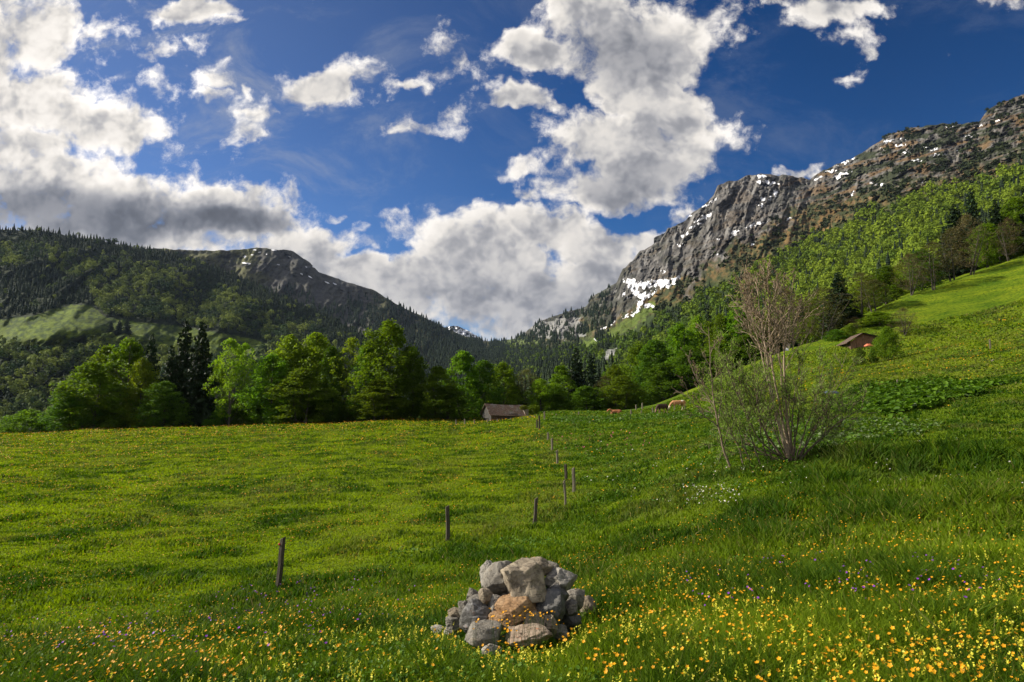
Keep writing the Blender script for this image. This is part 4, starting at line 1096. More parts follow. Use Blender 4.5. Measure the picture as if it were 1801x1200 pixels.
# ------------------------------------------------------------------ flowers
def petal_mat(name, c, trans=.3, var=.15):
    m, nb, p = mat(name, .5, .2)
    col = nb.mix(attr(nb, 'rnd'), tuple(q * (1 - var) for q in c), tuple(min(1, q * (1 + var)) for q in c))
    nb.L.new(col, p.inputs['Base Color'])
    tl = nb.n('ShaderNodeBsdfTranslucent'); nb.L.new(col, tl.inputs[0])
    mx = nb.n('ShaderNodeMixShader'); mx.inputs[0].default_value = trans
    nb.L.new(p.outputs[0], mx.inputs[1]); nb.L.new(tl.outputs[0], mx.inputs[2]); nb.L.new(mx.outputs[0], m.node_tree.nodes['Material Output'].inputs[0])
    return m
m_but = petal_mat('buttercup_petals', (.78, .36, .010)); m_yel = petal_mat('yellow_rattle_petals', (.66, .60, .05))
m_pur = petal_mat('violet_petals', (.25, .05, .42)); m_whi = petal_mat('white_petals', (.62, .58, .52)); m_pnk = petal_mat('pink_petals', (.42, .12, .14))
m_stalk, nb, p = mat('flower_stalk', .6, .2); p.inputs['Base Color'].default_value = (.06, .13, .02, 1)
def flowers(name, x, y, z, size, h, m, r, label, stalk=True, cat='flowers', cup=.45):
    n = len(x); top = np.stack([x, y, z + h], 1)
    nrm = rand_unit(r, n) * .55 + np.array([-.25, -.15, 1.0]); nrm /= np.linalg.norm(nrm, axis=1, keepdims=True)
    a = np.cross(nrm, rand_unit(r, n)); a /= np.linalg.norm(a, axis=1, keepdims=True); b_ = np.cross(nrm, a)
    V, Fq = [top], []
    for q in range(10):                          # five rounded petals round a low centre
        t = q * math.pi / 5; rad = 1.0 if q % 2 else .62
        V.append(top + (a * math.cos(t) + b_ * math.sin(t)) * (size * rad)[:, None] + nrm * (size * cup * (1 if q % 2 else .7))[:, None])
    V = np.stack(V, 1); i = np.arange(n)[:, None] * 11
    F4 = np.concatenate([i + np.array([0, 1 + (2 * q) % 10, 1 + (2 * q + 1) % 10, 1 + (2 * q + 2) % 10]) for q in range(5)])
    VV = V.reshape(-1, 3); Fl = [F4]; rn = np.repeat(r.random(n), 11); mats = [m]
    o = mesh_np(name, VV, Fl, m, {'rnd': rn}); tag(o, label, cat, kind='stuff')
    if stalk:
        w_ = size * .10; ox = r.normal(size=n) * .05 * h * 3; oy = r.normal(size=n) * .05 * h * 3
        S_ = np.stack([np.stack([x + ox - w_, y + oy, z], 1), np.stack([x + ox + w_, y + oy, z], 1), np.stack([x + w_ * .7, y, z + h], 1), np.stack([x - w_ * .7, y, z + h], 1)], 1).reshape(-1, 3)
        s_ = mesh_np('stalks', S_, [np.arange(4 * n).reshape(n, 4)], m_stalk, parent=o)
    return o
x, y, z, r = sward(16000, 3.0, 15, 51)
px = px_of(x, y); cl_ = fbm(x * .7, y * .7, 15.5, 3)
k = r.random(len(x)) < np.clip(.32 + .18 * ss(800, 1300, px) + 1.1 * cl_, .04, 1) * (.35 + .65 * meadow_tone(x, y))
x, y, z = x[k], y[k], z[k]
flowers('buttercups', x, y, z, r.uniform(.007, .0145, len(x)), hfl(x, y, r.uniform(.12, .25, len(x))), m_but, r, 'orange yellow buttercups in the foreground grass')
x, y, z, r = sward(42000, 11, 118, 52)
px = px_of(x, y); s = meadow_tone(x, y); d = y; cl_ = fbm(x * .25, y * .25, 25.5, 3)
k = r.random(len(x)) < np.clip(.34 + 1.3 * cl_, .02, 1) * np.where(s < .5, 1.0, .10) * (1 + .8 * ss(40, 80, d)) * (.55 + .45 * ss(500, 0, px))
x, y, z, d = x[k], y[k], z[k], d[k]
flowers('buttercups', x, y, z, np.maximum(.013, .00080 * d) * r.uniform(.6, 1.3, len(x)), r.uniform(.10, .20, len(x)), m_but, r, 'buttercups dotted over the left pasture', False)
r = np.random.default_rng(53); n = 2600
px = r.uniform(-120, 930, n) ; d = edge_d(px) - 22 * r.random(n) ** 1.6
x = (px - 900.5) / F * d; z = gfast(x, d)
flowers('buttercups', x, d, z, r.uniform(.045, .085, n), r.uniform(.08, .36, n), m_but, r, 'band of buttercups along the far brow of the pasture', False)
def rattle(name, x, y, z, h, size, r, label):
    n = len(x); V = []
    for q in range(6):
        c = np.stack([x + r.normal(size=n) * size * .55, y + r.normal(size=n) * size * .55, z + h - q * size * .85], 1)
        V.append(leaf_quads(r, c, size * r.uniform(.7, 1.1, n), .1, .7)[0].reshape(n, 4, 3))
    V = np.concatenate(V, 1).reshape(-1, 3)
    o = mesh_np(name, V, [np.arange(len(V)).reshape(-1, 4)], m_yel, {'rnd': np.repeat(r.random(len(V) // 4), 4)}); tag(o, label, 'flowers', kind='stuff')
x, y, z, r = sward(11000, 3.0, 11, 54)
px = px_of(x, y); cl_ = fbm(x * .6, y * .6, 35.5, 3)
k = r.random(len(x)) < np.clip(.16 + .45 * ss(950, 1500, px) + .9 * cl_, 0, 1) * ss(11, 8, y) * meadow_tone(x, y)
x, y, z = x[k], y[k], z[k]
rattle('yellow_rattle', x, y, z, hfl(x, y, r.uniform(.14, .27, len(x))), r.uniform(.005, .009, len(x)), r, 'pale yellow rattle flowers standing in the foreground grass')
def poly_flowers(name, poly, n, seed, size, h, m, label, cl=0):
    x, y, z, r = patch(poly, n, seed)
    if cl:
        x = np.repeat(x, cl) + r.normal(size=len(x) * cl) * .03; y = np.repeat(y, cl) + r.normal(size=len(y) * cl) * .03; z = np.repeat(z, cl)
    d = np.hypot(x, y)
    flowers(name, x, y, z, np.maximum(size, .0011 * d) * r.uniform(.7, 1.2, len(x)), r.uniform(*h, len(x)), m, r, label, False, cup=.2)
poly_flowers('violet_flowers', [(0,1120),(420,1050),(700,1020),(760,1090),(560,1200),(0,1200)], 110, 55, .011, (.18, .30), m_pur, 'small violet flowers in the grass at the lower left', 3)
poly_flowers('violet_flowers', [(1060,1040),(1500,1000),(1801,1040),(1801,1120),(1300,1130),(1100,1100)], 46, 56, .011, (.18, .32), m_pur, 'small violet flowers among the yellow rattle', 3)
poly_flowers('white_flowers', [(1195,872),(1290,868),(1300,905),(1200,912)], 150, 57, .012, (.15, .30), m_whi, 'cluster of small white flowers below the willow')
poly_flowers('white_flowers', [(980,770),(1300,800),(1801,760),(1801,880),(1150,900),(1000,850)], 260, 58, .012, (.1, .25), m_whi, 'tiny white flowers sprinkled over the right pasture')
poly_flowers('pink_flowers', [(960,765),(1130,762),(1140,790),(1000,800),(965,790)], 70, 59, .02, (.1, .3), m_pnk, 'pinkish sorrel beside the fence line', 2)
poly_flowers('yellow_flowers', [(970,760),(1300,760),(1400,840),(1300,900),(1050,880)], 260, 60, .014, (.1, .25), m_but, 'few yellow flowers on the right pasture')

# buttercups standing right in front of the cairn
r = np.random.default_rng(71); n = 62
px = np.concatenate([r.normal(885, 16, 24), r.normal(935, 22, 20), r.uniform(830, 1040, 18)]); d = r.uniform(5.0, 5.3, n); x = (px - 900.5) / F * d; z = gfast(x, d)
tp = np.concatenate([r.normal(1098, 12, 24), r.normal(1082, 10, 20), r.uniform(1070, 1130, 18)])
h = np.array([float(at(a, c, e)[2]) for a, c, e in zip(px, tp, d)]) - z
flowers('buttercups', x, d, z, r.uniform(.008, .013, n), h, m_but, r, 'buttercups on long stalks right in front of the stone heap')
# ------------------------------------------------------------------ cairn of field stones
def stone_mat(name, c1, c2, c3, stain=None, scale=6.0):
    m, nb, p = mat(name, .88, .25)
    oc = objc(nb)
    n1 = nb.noise(oc, scale, 8, .68, .6); n2 = nb.noise(oc, scale * 5, 6, .7); n3 = nb.noise(nb.v('MULTIPLY', oc, (1, 2.5, 4)), scale * .8, 5, .6, 1.0)
    col = nb.mix(nb.mr(n1, .35, .65), c1, c2)
    col = nb.mix(nb.mr(n3, .52, .68), col, c3)
    if stain: col = nb.mix(nb.mr(nb.noise(oc, scale * .9, 6, .7, 1.5), .56, .66, 0, .85), col, stain)
    # lichen specks and dark pits
    col = nb.mix(nb.mr(n2, .60, .75, 0, .25), col, (.38, .37, .33)); col = nb.mix(nb.mr(n2, .40, .28, 0, .45), col, (.05, .045, .04))
    nb.L.new(col, p.inputs['Base Color'])
    v = nb.n('ShaderNodeTexVoronoi', feature='DISTANCE_TO_EDGE'); nb.L.new(nb.v('ADD', oc, nb.v('SCALE', nb.noise(oc, 7, 4, .6, col=True))), v.inputs['Vector']); v.inputs['Scale'].default_value = 4.5
    crack = nb.mr(v.outputs[0], 0, .05)
    bp = nb.n('ShaderNodeBump'); bp.inputs['Strength'].default_value = .9; bp.inputs['Distance'].default_value = .022
    nb.L.new(nb.m('ADD', nb.m('ADD', n1, nb.m('MULTIPLY', n2, .10)), nb.m('MULTIPLY', crack, .35)), bp.inputs['Height']); nb.L.new(bp.outputs[0], p.inputs['Normal'])
    return m
SM = {'grey': stone_mat('grey_limestone', (.130, .116, .096), (.27, .245, .205), (.19, .16, .12)),
      'pale': stone_mat('pale_limestone', (.22, .20, .17), (.38, .35, .30), (.16, .14, .12)),
      'tan': stone_mat('tan_limestone', (.16, .125, .085), (.36, .30, .215), (.10, .075, .055)),
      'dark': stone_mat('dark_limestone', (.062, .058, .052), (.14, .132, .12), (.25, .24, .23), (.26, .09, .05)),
      'blue': stone_mat('bluish_limestone', (.085, .082, .076), (.145, .138, .128), (.19, .175, .155)),
      'orange': stone_mat('ochre_stone', (.26, .145, .065), (.38, .25, .14), (.15, .095, .055), (.34, .16, .04)),
      'red': stone_mat('reddish_stone', (.25, .175, .12), (.37, .30, .225), (.15, .11, .08), (.38, .14, .06))}
import bmesh
def ico(sub):
    bm = bmesh.new(); bmesh.ops.create_icosphere(bm, subdivisions=sub, radius=1.0)
    V = np.array([v.co[:] for v in bm.verts]); Fc = np.array([[v.index for v in f.verts] for f in bm.faces]); bm.free(); return V, Fc
ICO = ico(5)
def stone(px, py, w, h, d, kind, label, seed, depth=1.0, rot=0.0, round_=.0):
    r = np.random.default_rng(seed)
    V = ICO[0].copy()
    V = V / (np.abs(V) ** 2.6).sum(1, keepdims=True) ** (1 / 2.6)        # boxier than a ball
    K_ = 20
    for q in range(K_):
        n = rand_unit(r, 1)[0]; dist = r.uniform(.56 + .24 * round_, .84 + .06 * round_)
        s = V @ n - dist; V = V - np.outer(np.maximum(s, 0) * (.985 - .4 * round_), n)
    nrm = V / np.linalg.norm(V, axis=1, keepdims=True)
    k = seed * 3.17
    tl_ = V @ rand_unit(r, 1)[0]
    led = (tl_ * 5.5 + .9 * fbm(V[:, 0] * 2 + k, V[:, 1] * 2, V[:, 2] * 2, 2)) % 1.0
    f = .07 * fbm(V[:, 0] * 1.4 + k, V[:, 1] * 1.4, V[:, 2] * 1.4, 3) - .07 * np.abs(fbm(V[:, 0] * 2.6 + k, V[:, 1] * 2.6, V[:, 2] * 4.5, 4)) + .009 * fbm(V[:, 0] * 12 + k, V[:, 1] * 12, V[:, 2] * 12, 3)
    f = f - .07 * led ** 3 * ss(-.1, .3, fbm(V[:, 0] * 1.2 + k + 5, V[:, 1] * 1.2, V[:, 2] * 1.2, 2))
    V = V + nrm * (f * (1 - .5 * round_))[:, None]
    V = (V - (V.max(0) + V.min(0)) / 2) / (V.max(0) - V.min(0))      # unit box
    th = math.radians(rot); c_, s_ = math.cos(th), math.sin(th)
    x, z = V[:, 0] * c_ - V[:, 2] * s_, V[:, 0] * s_ + V[:, 2] * c_
    V = np.stack([x, V[:, 1], z], 1); V = V / (V.max(0) - V.min(0))
    W, H = w / F * d, h / F * d
    V = V * [W, (W * .5 + H * .5) * depth, H]
    X0, Y0, Z0 = (float(a) for a in at(px, py, d))
    o = mesh_np('stone', V + [0, 0, H / 2], [ICO[1]], SM[kind], smooth=True)
    o.location = (X0, Y0, Z0 - H / 2)
    tag(o, label, 'stone', 'stones of the cairn'); return o
ST = [
 (860,1013,34,48,6.28,'pale','pale stone leaning behind the grey slab at the upper left of the heap',1,1,-15,.2),
 (881,1018,66,64,6.08,'grey','smooth grey slab at the upper left of the heap',2,1,-20,.5),
 (922,1024,82,74,5.92,'tan','biggest tan stone with ledges near the top of the heap',3,1,25,0),
 (942,1001,62,34,6.22,'tan','rough brown stone behind the biggest tan stone, topmost of the heap',4,1,10,.1),
 (970,1001,28,26,6.36,'grey','small grey stone behind the top right of the heap',5,1,0,.4),
 (986,1023,58,44,6.16,'pale','pale squared stone at the upper right of the heap',6,1,-10,.1),
 (979,1047,44,40,6.02,'dark','dark crumbly stone under the pale squared stone',7,1,0,0),
 (968,1072,58,66,5.84,'blue','blue grey slab leaning on the lower right of the heap',8,1,20,.5),
 (908,1074,76,48,5.72,'orange','large ochre stone in the middle of the heap',9,1,5,.2),
 (887,1092,58,32,5.66,'orange','ochre brown stone tucked under the large ochre one',10,1,-10,0),
 (836,1086,56,62,5.80,'dark','round dark stone with reddish streaks at the left of the heap',11,1,0,.5),
 (855,1051,28,32,5.86,'tan','small brown rounded stone above the round dark one',12,1,0,.3),
 (832,1048,24,32,6.02,'grey','narrow upright stone at the left shoulder of the heap',13,1,15,.1),
 (839,1056,34,16,5.93,'grey','thin flat stone wedged at the left shoulder of the heap',14,1,25,.2),
 (872,1064,27,36,5.84,'pale','egg shaped pale stone between the dark and ochre stones',15,1,-15,.9),
 (802,1080,29,26,6.12,'tan','light tan stone at the left edge of the heap',16,1,10,.1),
 (800,1096,32,28,6.10,'grey','low grey stone under the light tan one at the left edge',17,1,0,.2),
 (816,1070,22,24,6.05,'grey','small stone between the left edge and the narrow upright stone',18,1,0,.1),
 (850,1118,64,44,5.52,'grey','grey brown stone at the lower front left of the heap',19,1,8,.1),
 (931,1117,82,40,5.52,'red','reddish flat topped stone at the lower front of the heap',20,1,-4,.1),
 (938,1096,50,34,5.66,'tan','smooth tan block behind the reddish front stone',21,1,0,.2),
 (967,1101,26,38,5.68,'tan','narrow upright block right of the reddish front stone',22,1,0,.2),
 (864,1146,36,28,5.25,'pale','small tan stone lowest in front of the heap',23,1,0,.1),
 (1012,1054,34,36,6.7,'grey','grey stone lying right of the heap in the shade',24,1,0,.3),
 (1034,1066,30,34,6.9,'tan','brown stone farthest right beside the heap',25,1,0,.3),
 (772,1108,30,18,6.5,'pale','flat light stone lying in the grass left of the heap',26,1,-10,.3),
 (794,1113,28,24,6.3,'pale','small light stone low at the left foot of the heap',27,1,0,.3),
 (895,1100,24,20,5.60,'tan','small tan chip lodged below the ochre brown stone',31,1,0,.1),
 (1003,1070,26,26,6.00,'grey','small grey stone right of the blue grey slab',32,1,0,.2),
 (827,1068,20,18,5.90,'tan','small chip above the round dark stone',33,1,0,.1),
 (985,1112,26,24,5.75,'grey','small grey stone at the right foot of the heap',34,1,10,.1),
 (905,1058,92,80,6.20,'grey','stone in the core of the heap seen only through the gaps',28,1,0,.2),
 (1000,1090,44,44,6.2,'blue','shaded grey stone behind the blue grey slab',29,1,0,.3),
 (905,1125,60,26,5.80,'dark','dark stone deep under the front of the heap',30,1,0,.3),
]
for a in ST: stone(*a)

# ------------------------------------------------------------------ fence posts
def wood_mat(name, c1, c2, scale=6.0, bump=.02, axis=(6, 6, .7)):
    m, nb, p = mat(name, .85, .15)
    oc = objc(nb)
    n1 = nb.noise(nb.v('MULTIPLY', oc, axis), scale, 6, .65, .3); n2 = nb.noise(oc, scale * .5, 4, .6)
    col = nb.mix(nb.mr(n1, .3, .7), c1, c2); col = nb.mix(nb.mr(n2, .5, .75, 0, .6), col, tuple(q * .45 for q in c1))
    nb.L.new(col, p.inputs['Base Color'])
    bp = nb.n('ShaderNodeBump'); bp.inputs['Strength'].default_value = .7; bp.inputs['Distance'].default_value = bump
    nb.L.new(n1, bp.inputs['Height']); nb.L.new(bp.outputs[0], p.inputs['Normal'])
    return m
m_postd = wood_mat('dark_weathered_post', (.045, .036, .028), (.11, .09, .07)); m_postl = wood_mat('grey_weathered_post', (.13, .105, .075), (.26, .22, .165))
m_red = mat('red_plastic', .4, .4)[0]; m_red.node_tree.nodes['Principled BSDF'].inputs['Base Color'].default_value = (.5, .03, .02, 1)
m_black = mat('black_plastic', .5, .3)[0]; m_black.node_tree.nodes['Principled BSDF'].inputs['Base Color'].default_value = (.02, .02, .02, 1)
def post(px, top, base, d, wpx, m, label, group='fence posts along the pasture', lean=0.0, ins=None):
    r = random.Random(int(px * 7 + top))
    x, y, z = gpt(px, d); zt = float(at(px, top, d)[2]); H = max(zt - z, .3); w_ = wpx / F * d / 2
    bm = bmesh.new(); k = 9; rings = []
    for i, t in enumerate((-.25, 0, .2, .45, .7, .9, .985, 1.0)):
        ring = []
        for j in range(k):
            a = 2 * math.pi * j / k
            rr = w_ * (1 + .13 * math.sin(j * 2.7 + px)) * (1.08 - .10 * max(t, 0)) * (1 if t < .99 else .82)
            rr *= 1 + r.uniform(-.05, .05)
            ring.append(bm.verts.new((math.cos(a) * rr * 1.15 + lean * max(t, 0) * H + .012 * math.sin(t * 5), math.sin(a) * rr * .85, t * H + (.5 * w_ * math.cos(a) if t > .9 else 0))))
        rings.append(ring)
    for a, c in zip(rings[:-1], rings[1:]):
        for j in range(k): bm.faces.new((a[j], a[(j + 1) % k], c[(j + 1) % k], c[j]))
    bm.faces.new(rings[-1]); bm.normal_update()
    me = bpy.data.meshes.new('fence_post'); bm.to_mesh(me); bm.free(); me.materials.append(m)
    o = bpy.data.objects.new('fence_post', me); C.objects.link(o); o.location = (x - (lean * H * .5 if lean else 0), y, z)
    tag(o, label, 'fence post', group)
    if ins:
        bm = bmesh.new(); bmesh.ops.create_uvsphere(bm, u_segments=10, v_segments=8, radius=w_ * .55)
        bmesh.ops.create_cone(bm, cap_ends=True, segments=8, radius1=w_ * .25, radius2=w_ * .25, depth=w_ * 1.8, matrix=__import__('mathutils').Matrix.Rotation(math.pi / 2, 4, 'Y') @ __import__('mathutils').Matrix.Translation((0, 0, w_ * .7)))
        me = bpy.data.meshes.new('insulator'); bm.to_mesh(me); bm.free(); me.materials.append(ins)
        c = bpy.data.objects.new('insulator', me); C.objects.link(c); c.parent = o; c.location = (lean * H * .88 - w_ * 1.5, -w_ * .3, H * .88)
    return o
post(504, 946, 1030, 14, 7.5, m_postd, 'dark leaning post with a red insulator, nearest on the left', lean=.10, ins=m_red)
post(790, 890, 957, 19.6, 6.5, m_postd, 'dark upright post between the two leaning ones')
post(941, 876, 917, 24, 5.6, m_postd, 'short dark leaning post above the stone heap', lean=.10)
post(992, 845, 890, 26.5, 3.6, m_postl, 'slim pale post with a black insulator', lean=-.03, ins=m_black)
post(1007, 823, 865, 30, 4.6, m_postl, 'pale straight post just right of the slim one')
post(993.5, 817, 842, 38, 4.2, m_postd, 'post directly above the slim pale one')
post(979, 792, 817, 50, 3.8, m_postl, 'post fifth from the far end of the line of posts', ins=m_black)
post(970, 771, 791, 62, 3.2, m_postl, 'post fourth from the far end of the line of posts')
post(963, 761, 777, 70, 3.0, m_postl, 'post third from the far end of the line of posts')
post(948, 731, 762, 84, 2.8, m_postd, 'tall thin post at the far end of the line')
post(944, 738, 754, 86, 2.4, m_postd, 'short post paired with the tall thin far post')
post(957, 724, 739, 98, 2.4, m_postl, 'pale tall post on the brow right of the barn')
post(1017, 724, 735, 102, 2.4, m_postl, 'pale post standing alone on the brow between barn and lying cow')
for px_, t in ((803, 738), (818, 737), (835, 738), (858, 737), (875, 737), (898, 735), (918, 734), (932, 733), (940, 735)):
    post(px_, t, t + 7, 108, 2.0, m_postl, 'small thin post in the row in front of the old barn', 'small posts in front of the old barn')
for px_, t, d_ in ((978, 731, 104), (1108, 721, 112), (1126, 722, 113), (1146, 717, 112), (1212, 723, 110), (1237, 713, 105), (1117, 712, 124), (1128, 709, 126), (1217, 697, 124), (1262, 720, 100), (1290, 716, 100)):
    post(px_, t, t + 10, d_, 2.1, m_postl, 'small pale post of the fence around the cows', 'small posts of the fence around the cows')
post(1744, 649, 667, 73, 4.0, m_postl, 'pale leaning post holding an orange rope on the right slope', lean=-.14)
post(1575, 668, 674, 70, 2.2, m_postl, 'small post above the butterbur patch')
post(1741, 597, 608, 92, 2.6, m_postl, 'small post higher on the right slope')
# rope from the leaning post out of the frame
T = Tubes()
x0, y0, z0 = (float(a) for a in at(1742, 655, 73)); x1, y1, z1 = (float(a) for a in at(1900, 640, 70))
u = np.linspace(0, 1, 14)[:, None]
pts = np.array([x0, y0, z0]) * (1 - u) + np.array([x1, y1, z1]) * u; pts[:, 2] -= (.5 * 4 * u * (1 - u))[:, 0] * .7
T.add(pts, np.full(14, .022), 5)
m_rope = mat('orange_rope', .7, .2)[0]; m_rope.node_tree.nodes['Principled BSDF'].inputs['Base Color'].default_value = (.50, .28, .07, 1)
tag(T.build('fence_rope', m_rope), 'orange fence rope running right from the leaning post', 'rope')

# ------------------------------------------------------------------ barns
m_plank = wood_mat('silvered_planks', (.045, .040, .037), (.095, .086, .078), 3.0, .03, (5, 5, .5))
m_brown = wood_mat('brown_planks', (.085, .050, .036), (.17, .105, .075), 3.0, .03, (5, 5, .5))
m_shing, nb, p = mat('wooden_shingles', .9, .1)
oc = objc(nb)
br = nb.n('ShaderNodeTexBrick'); nb.L.new(oc, br.inputs['Vector']); br.inputs['Scale'].default_value = 2.2
br.inputs['Color1'].default_value = (.11, .072, .055, 1); br.inputs['Color2'].default_value = (.18, .12, .09, 1); br.inputs['Mortar'].default_value = (.02, .015, .012, 1)
br.inputs['Mortar Size'].default_value = .03; br.inputs['Brick Width'].default_value = .35; br.inputs['Row Height'].default_value = .3
col = nb.mix(nb.mr(nb.noise(oc, 1.3, 5, .6), .52, .68, 0, .8), br.outputs[0], (.15, .14, .13)); col = nb.mix(nb.mr(nb.noise(oc, .9, 5, .7), .56, .68, 0, .7), col, (.06, .075, .03))
nb.L.new(col, p.inputs['Base Color'])
m_darkin = mat('dark_interior_wood', .9, .1)[0]; m_darkin.node_tree.nodes['Principled BSDF'].inputs['Base Color'].default_value = (.03, .024, .018, 1)
m_stone_wall = stone_mat('barn_base_stone', (.14, .115, .095), (.26, .21, .17), (.18, .12, .09), scale=1.5)
def bmobj(name, bm, m, parent):
    bmesh.ops.recalc_face_normals(bm, faces=bm.faces)
    me = bpy.data.meshes.new(name); bm.to_mesh(me); bm.free(); me.materials.append(m)
    o = bpy.data.objects.new(name, me); C.objects.link(o); o.parent = parent; return o
def prism(bm, prof, y0, y1, axis='x'):
    """extrude a profile of (a, z) along the ridge direction"""
    A_ = [bm.verts.new((y0, a, z)) for a, z in prof]; B_ = [bm.verts.new((y1, a, z)) for a, z in prof]
    n = len(prof)
    for i in range(n): bm.faces.new((A_[i], A_[(i + 1) % n], B_[(i + 1) % n], B_[i]))
    bm.faces.new(A_[::-1]); bm.faces.new(B_)
def boxb(bm, x0, x1, y0, y1, z0, z1):
    vs = [bm.verts.new(c) for c in ((x0, y0, z0), (x1, y0, z0), (x1, y1, z0), (x0, y1, z0), (x0, y0, z1), (x1, y0, z1), (x1, y1, z1), (x0, y1, z1))]
    for f in ((0, 1, 2, 3), (4, 5, 6, 7), (0, 1, 5, 4), (1, 2, 6, 5), (2, 3, 7, 6), (3, 0, 4, 7)): bm.faces.new([vs[i] for i in f])
# old barn on the brow: ridge runs right and away, left gable towards the viewer
D0 = 112.0
ex, ey, ez = (float(a) for a in at(864, 736, D0))
barn = empty('old_barn', (ex, ey, ez - .3), math.radians(22)); tag(barn, 'low weathered wooden barn with a sagging brown shingle roof under the trees', 'barn')
L_, W_, eave, ridge = 6.3, 4.4, 1.0, 2.65
bm = bmesh.new()
n_pl = 15
for i in range(n_pl):           # front wall of single boards with a dark opening
    a0, a1 = i * L_ / n_pl, (i + 1) * L_ / n_pl - .03
    if 3.95 < a0 < 5.0: boxb(bm, a0, a1, .04, .10, -.8, .55)
    else: boxb(bm, a0, a1, .04 + .012 * (i % 3), .10 + .012 * (i % 3), -.8, eave - .05 * (i % 2))
bmobj('front_wall', bm, m_brown, barn)
bm = bmesh.new()
for i in range(12):             # left gable boards cut to the roof slope
    y0, y1 = .05 + i * (W_ - .1) / 12, .05 + (i + 1) * (W_ - .1) / 12 - .03
    h0 = eave + (ridge - eave) * (1 - abs(y0 / W_ * 2 - 1)) - .06; h1 = eave + (ridge - eave) * (1 - abs(y1 / W_ * 2 - 1)) - .06
    zb = .25 if i > 2 else -.8
    vs = [bm.verts.new(c) for c in ((-.02, y0, zb), (-.02, y1, zb), (-.02, y1, h1), (-.02, y0, h0), (.04, y0, zb), (.04, y1, zb), (.04, y1, h1), (.04, y0, h0))]
    for f in ((0, 1, 2, 3), (4, 5, 6, 7), (0, 1, 5, 4), (1, 2, 6, 5), (2, 3, 7, 6), (3, 0, 4, 7)): bm.faces.new([vs[j] for j in f])
bmobj('gable_wall', bm, m_plank, barn)
bm = bmesh.new(); boxb(bm, .2, L_ - .2, .3, W_ - .1, -.8, eave - .1); bmobj('inner_wall', bm, m_darkin, barn)
bm = bmesh.new(); boxb(bm, L_ - .35, L_ + .25, -.15, 1.2, -.8, 1.75); bmesh.ops.subdivide_edges(bm, edges=bm.edges, cuts=3, use_grid_fill=True)
for v in bm.verts: v.co += Vector((random.uniform(-.06, .06), random.uniform(-.06, .06), random.uniform(-.05, .05)))
bmobj('corner_pier', bm, m_stone_wall, barn)
bm = bmesh.new()                 # roof: two slopes with thickness, sagging to the right
nx, ny = 26, 8; TH = .09
def roofv(i, j, side, top):
    xx = -.35 + (L_ + .6) * i / nx; t = j / ny
    yy = W_ / 2 + side * (W_ / 2 + .35) * t; zz = ridge - (ridge - eave + .22) * t
    zz -= (.28 * (i / nx) + .10 * math.sin(i / nx * 3.14)) * (1 - .35 * t) + .02 * math.sin(i * 2.1 + j * 3)
    return bm.verts.new((xx, yy, zz + (TH if top else 0)))
for side in (-1, 1):
    g = [[[roofv(i, j, side, tp) for j in range(ny + 1)] for i in range(nx + 1)] for tp in (0, 1)]
    for tp in (0, 1):
        for i in range(nx):
            for j in range(ny): bm.faces.new((g[tp][i][j], g[tp][i + 1][j], g[tp][i + 1][j + 1], g[tp][i][j + 1]))
    for i in range(nx): bm.faces.new((g[0][i][ny], g[0][i + 1][ny], g[1][i + 1][ny], g[1][i][ny]))
    for e in (0, nx):
        for j in range(ny): bm.faces.new((g[0][e][j], g[0][e][j + 1], g[1][e][j + 1], g[1][e][j]))
bmobj('roof', bm, m_shing, barn)
bm = bmesh.new()
boxb(bm, 2.9, 3.35, -.03, .035, .1, 1.0); boxb(bm, 3.5, 4.6, -.03, .035, .45, 1.05); bmobj('shutter', bm, m_plank, barn)
m_moss = leaf_mat('moss_and_ferns', (.09, .12, .015), (.18, .19, .02), .3)
r = np.random.default_rng(77)
c = np.array([L_ - .5, .1, 2.0]) + rand_unit(r, 700) * [.75, .5, .45] * (r.random((700, 1)) ** .4)
V, Fq = leaf_quads(r, c, .10, .6); o = mesh_np('roof_moss', V, [Fq], m_moss, {'rnd': np.repeat(r.random(700), 4)}); o.parent = barn
x, y, z = gpt(938, 116)
e = empty('fern_bush', (x, y, z)); tag(e, 'low bright green bush at the right corner of the old barn', 'bush')
c = rand_unit(r, 900) * [1.2, .8, .8] * (r.random((900, 1)) ** .4) + [0, 0, 1.0]
V, Fq = leaf_quads(r, c, .12, .6); mesh_np('crown', V, [Fq], m_beech, {'rnd': np.repeat(r.random(900), 4)}, parent=e)
T = Tubes()
for i in range(9):
    u = np.linspace(0, 1, 5)[:, None]; T.add(np.array([0, 0, -.2]) + (c[i * 7] + np.array([0, 0, .2])) * u, .03 * (1 - .8 * u[:, 0]), 4)
T.build('stem', m_bark, e)

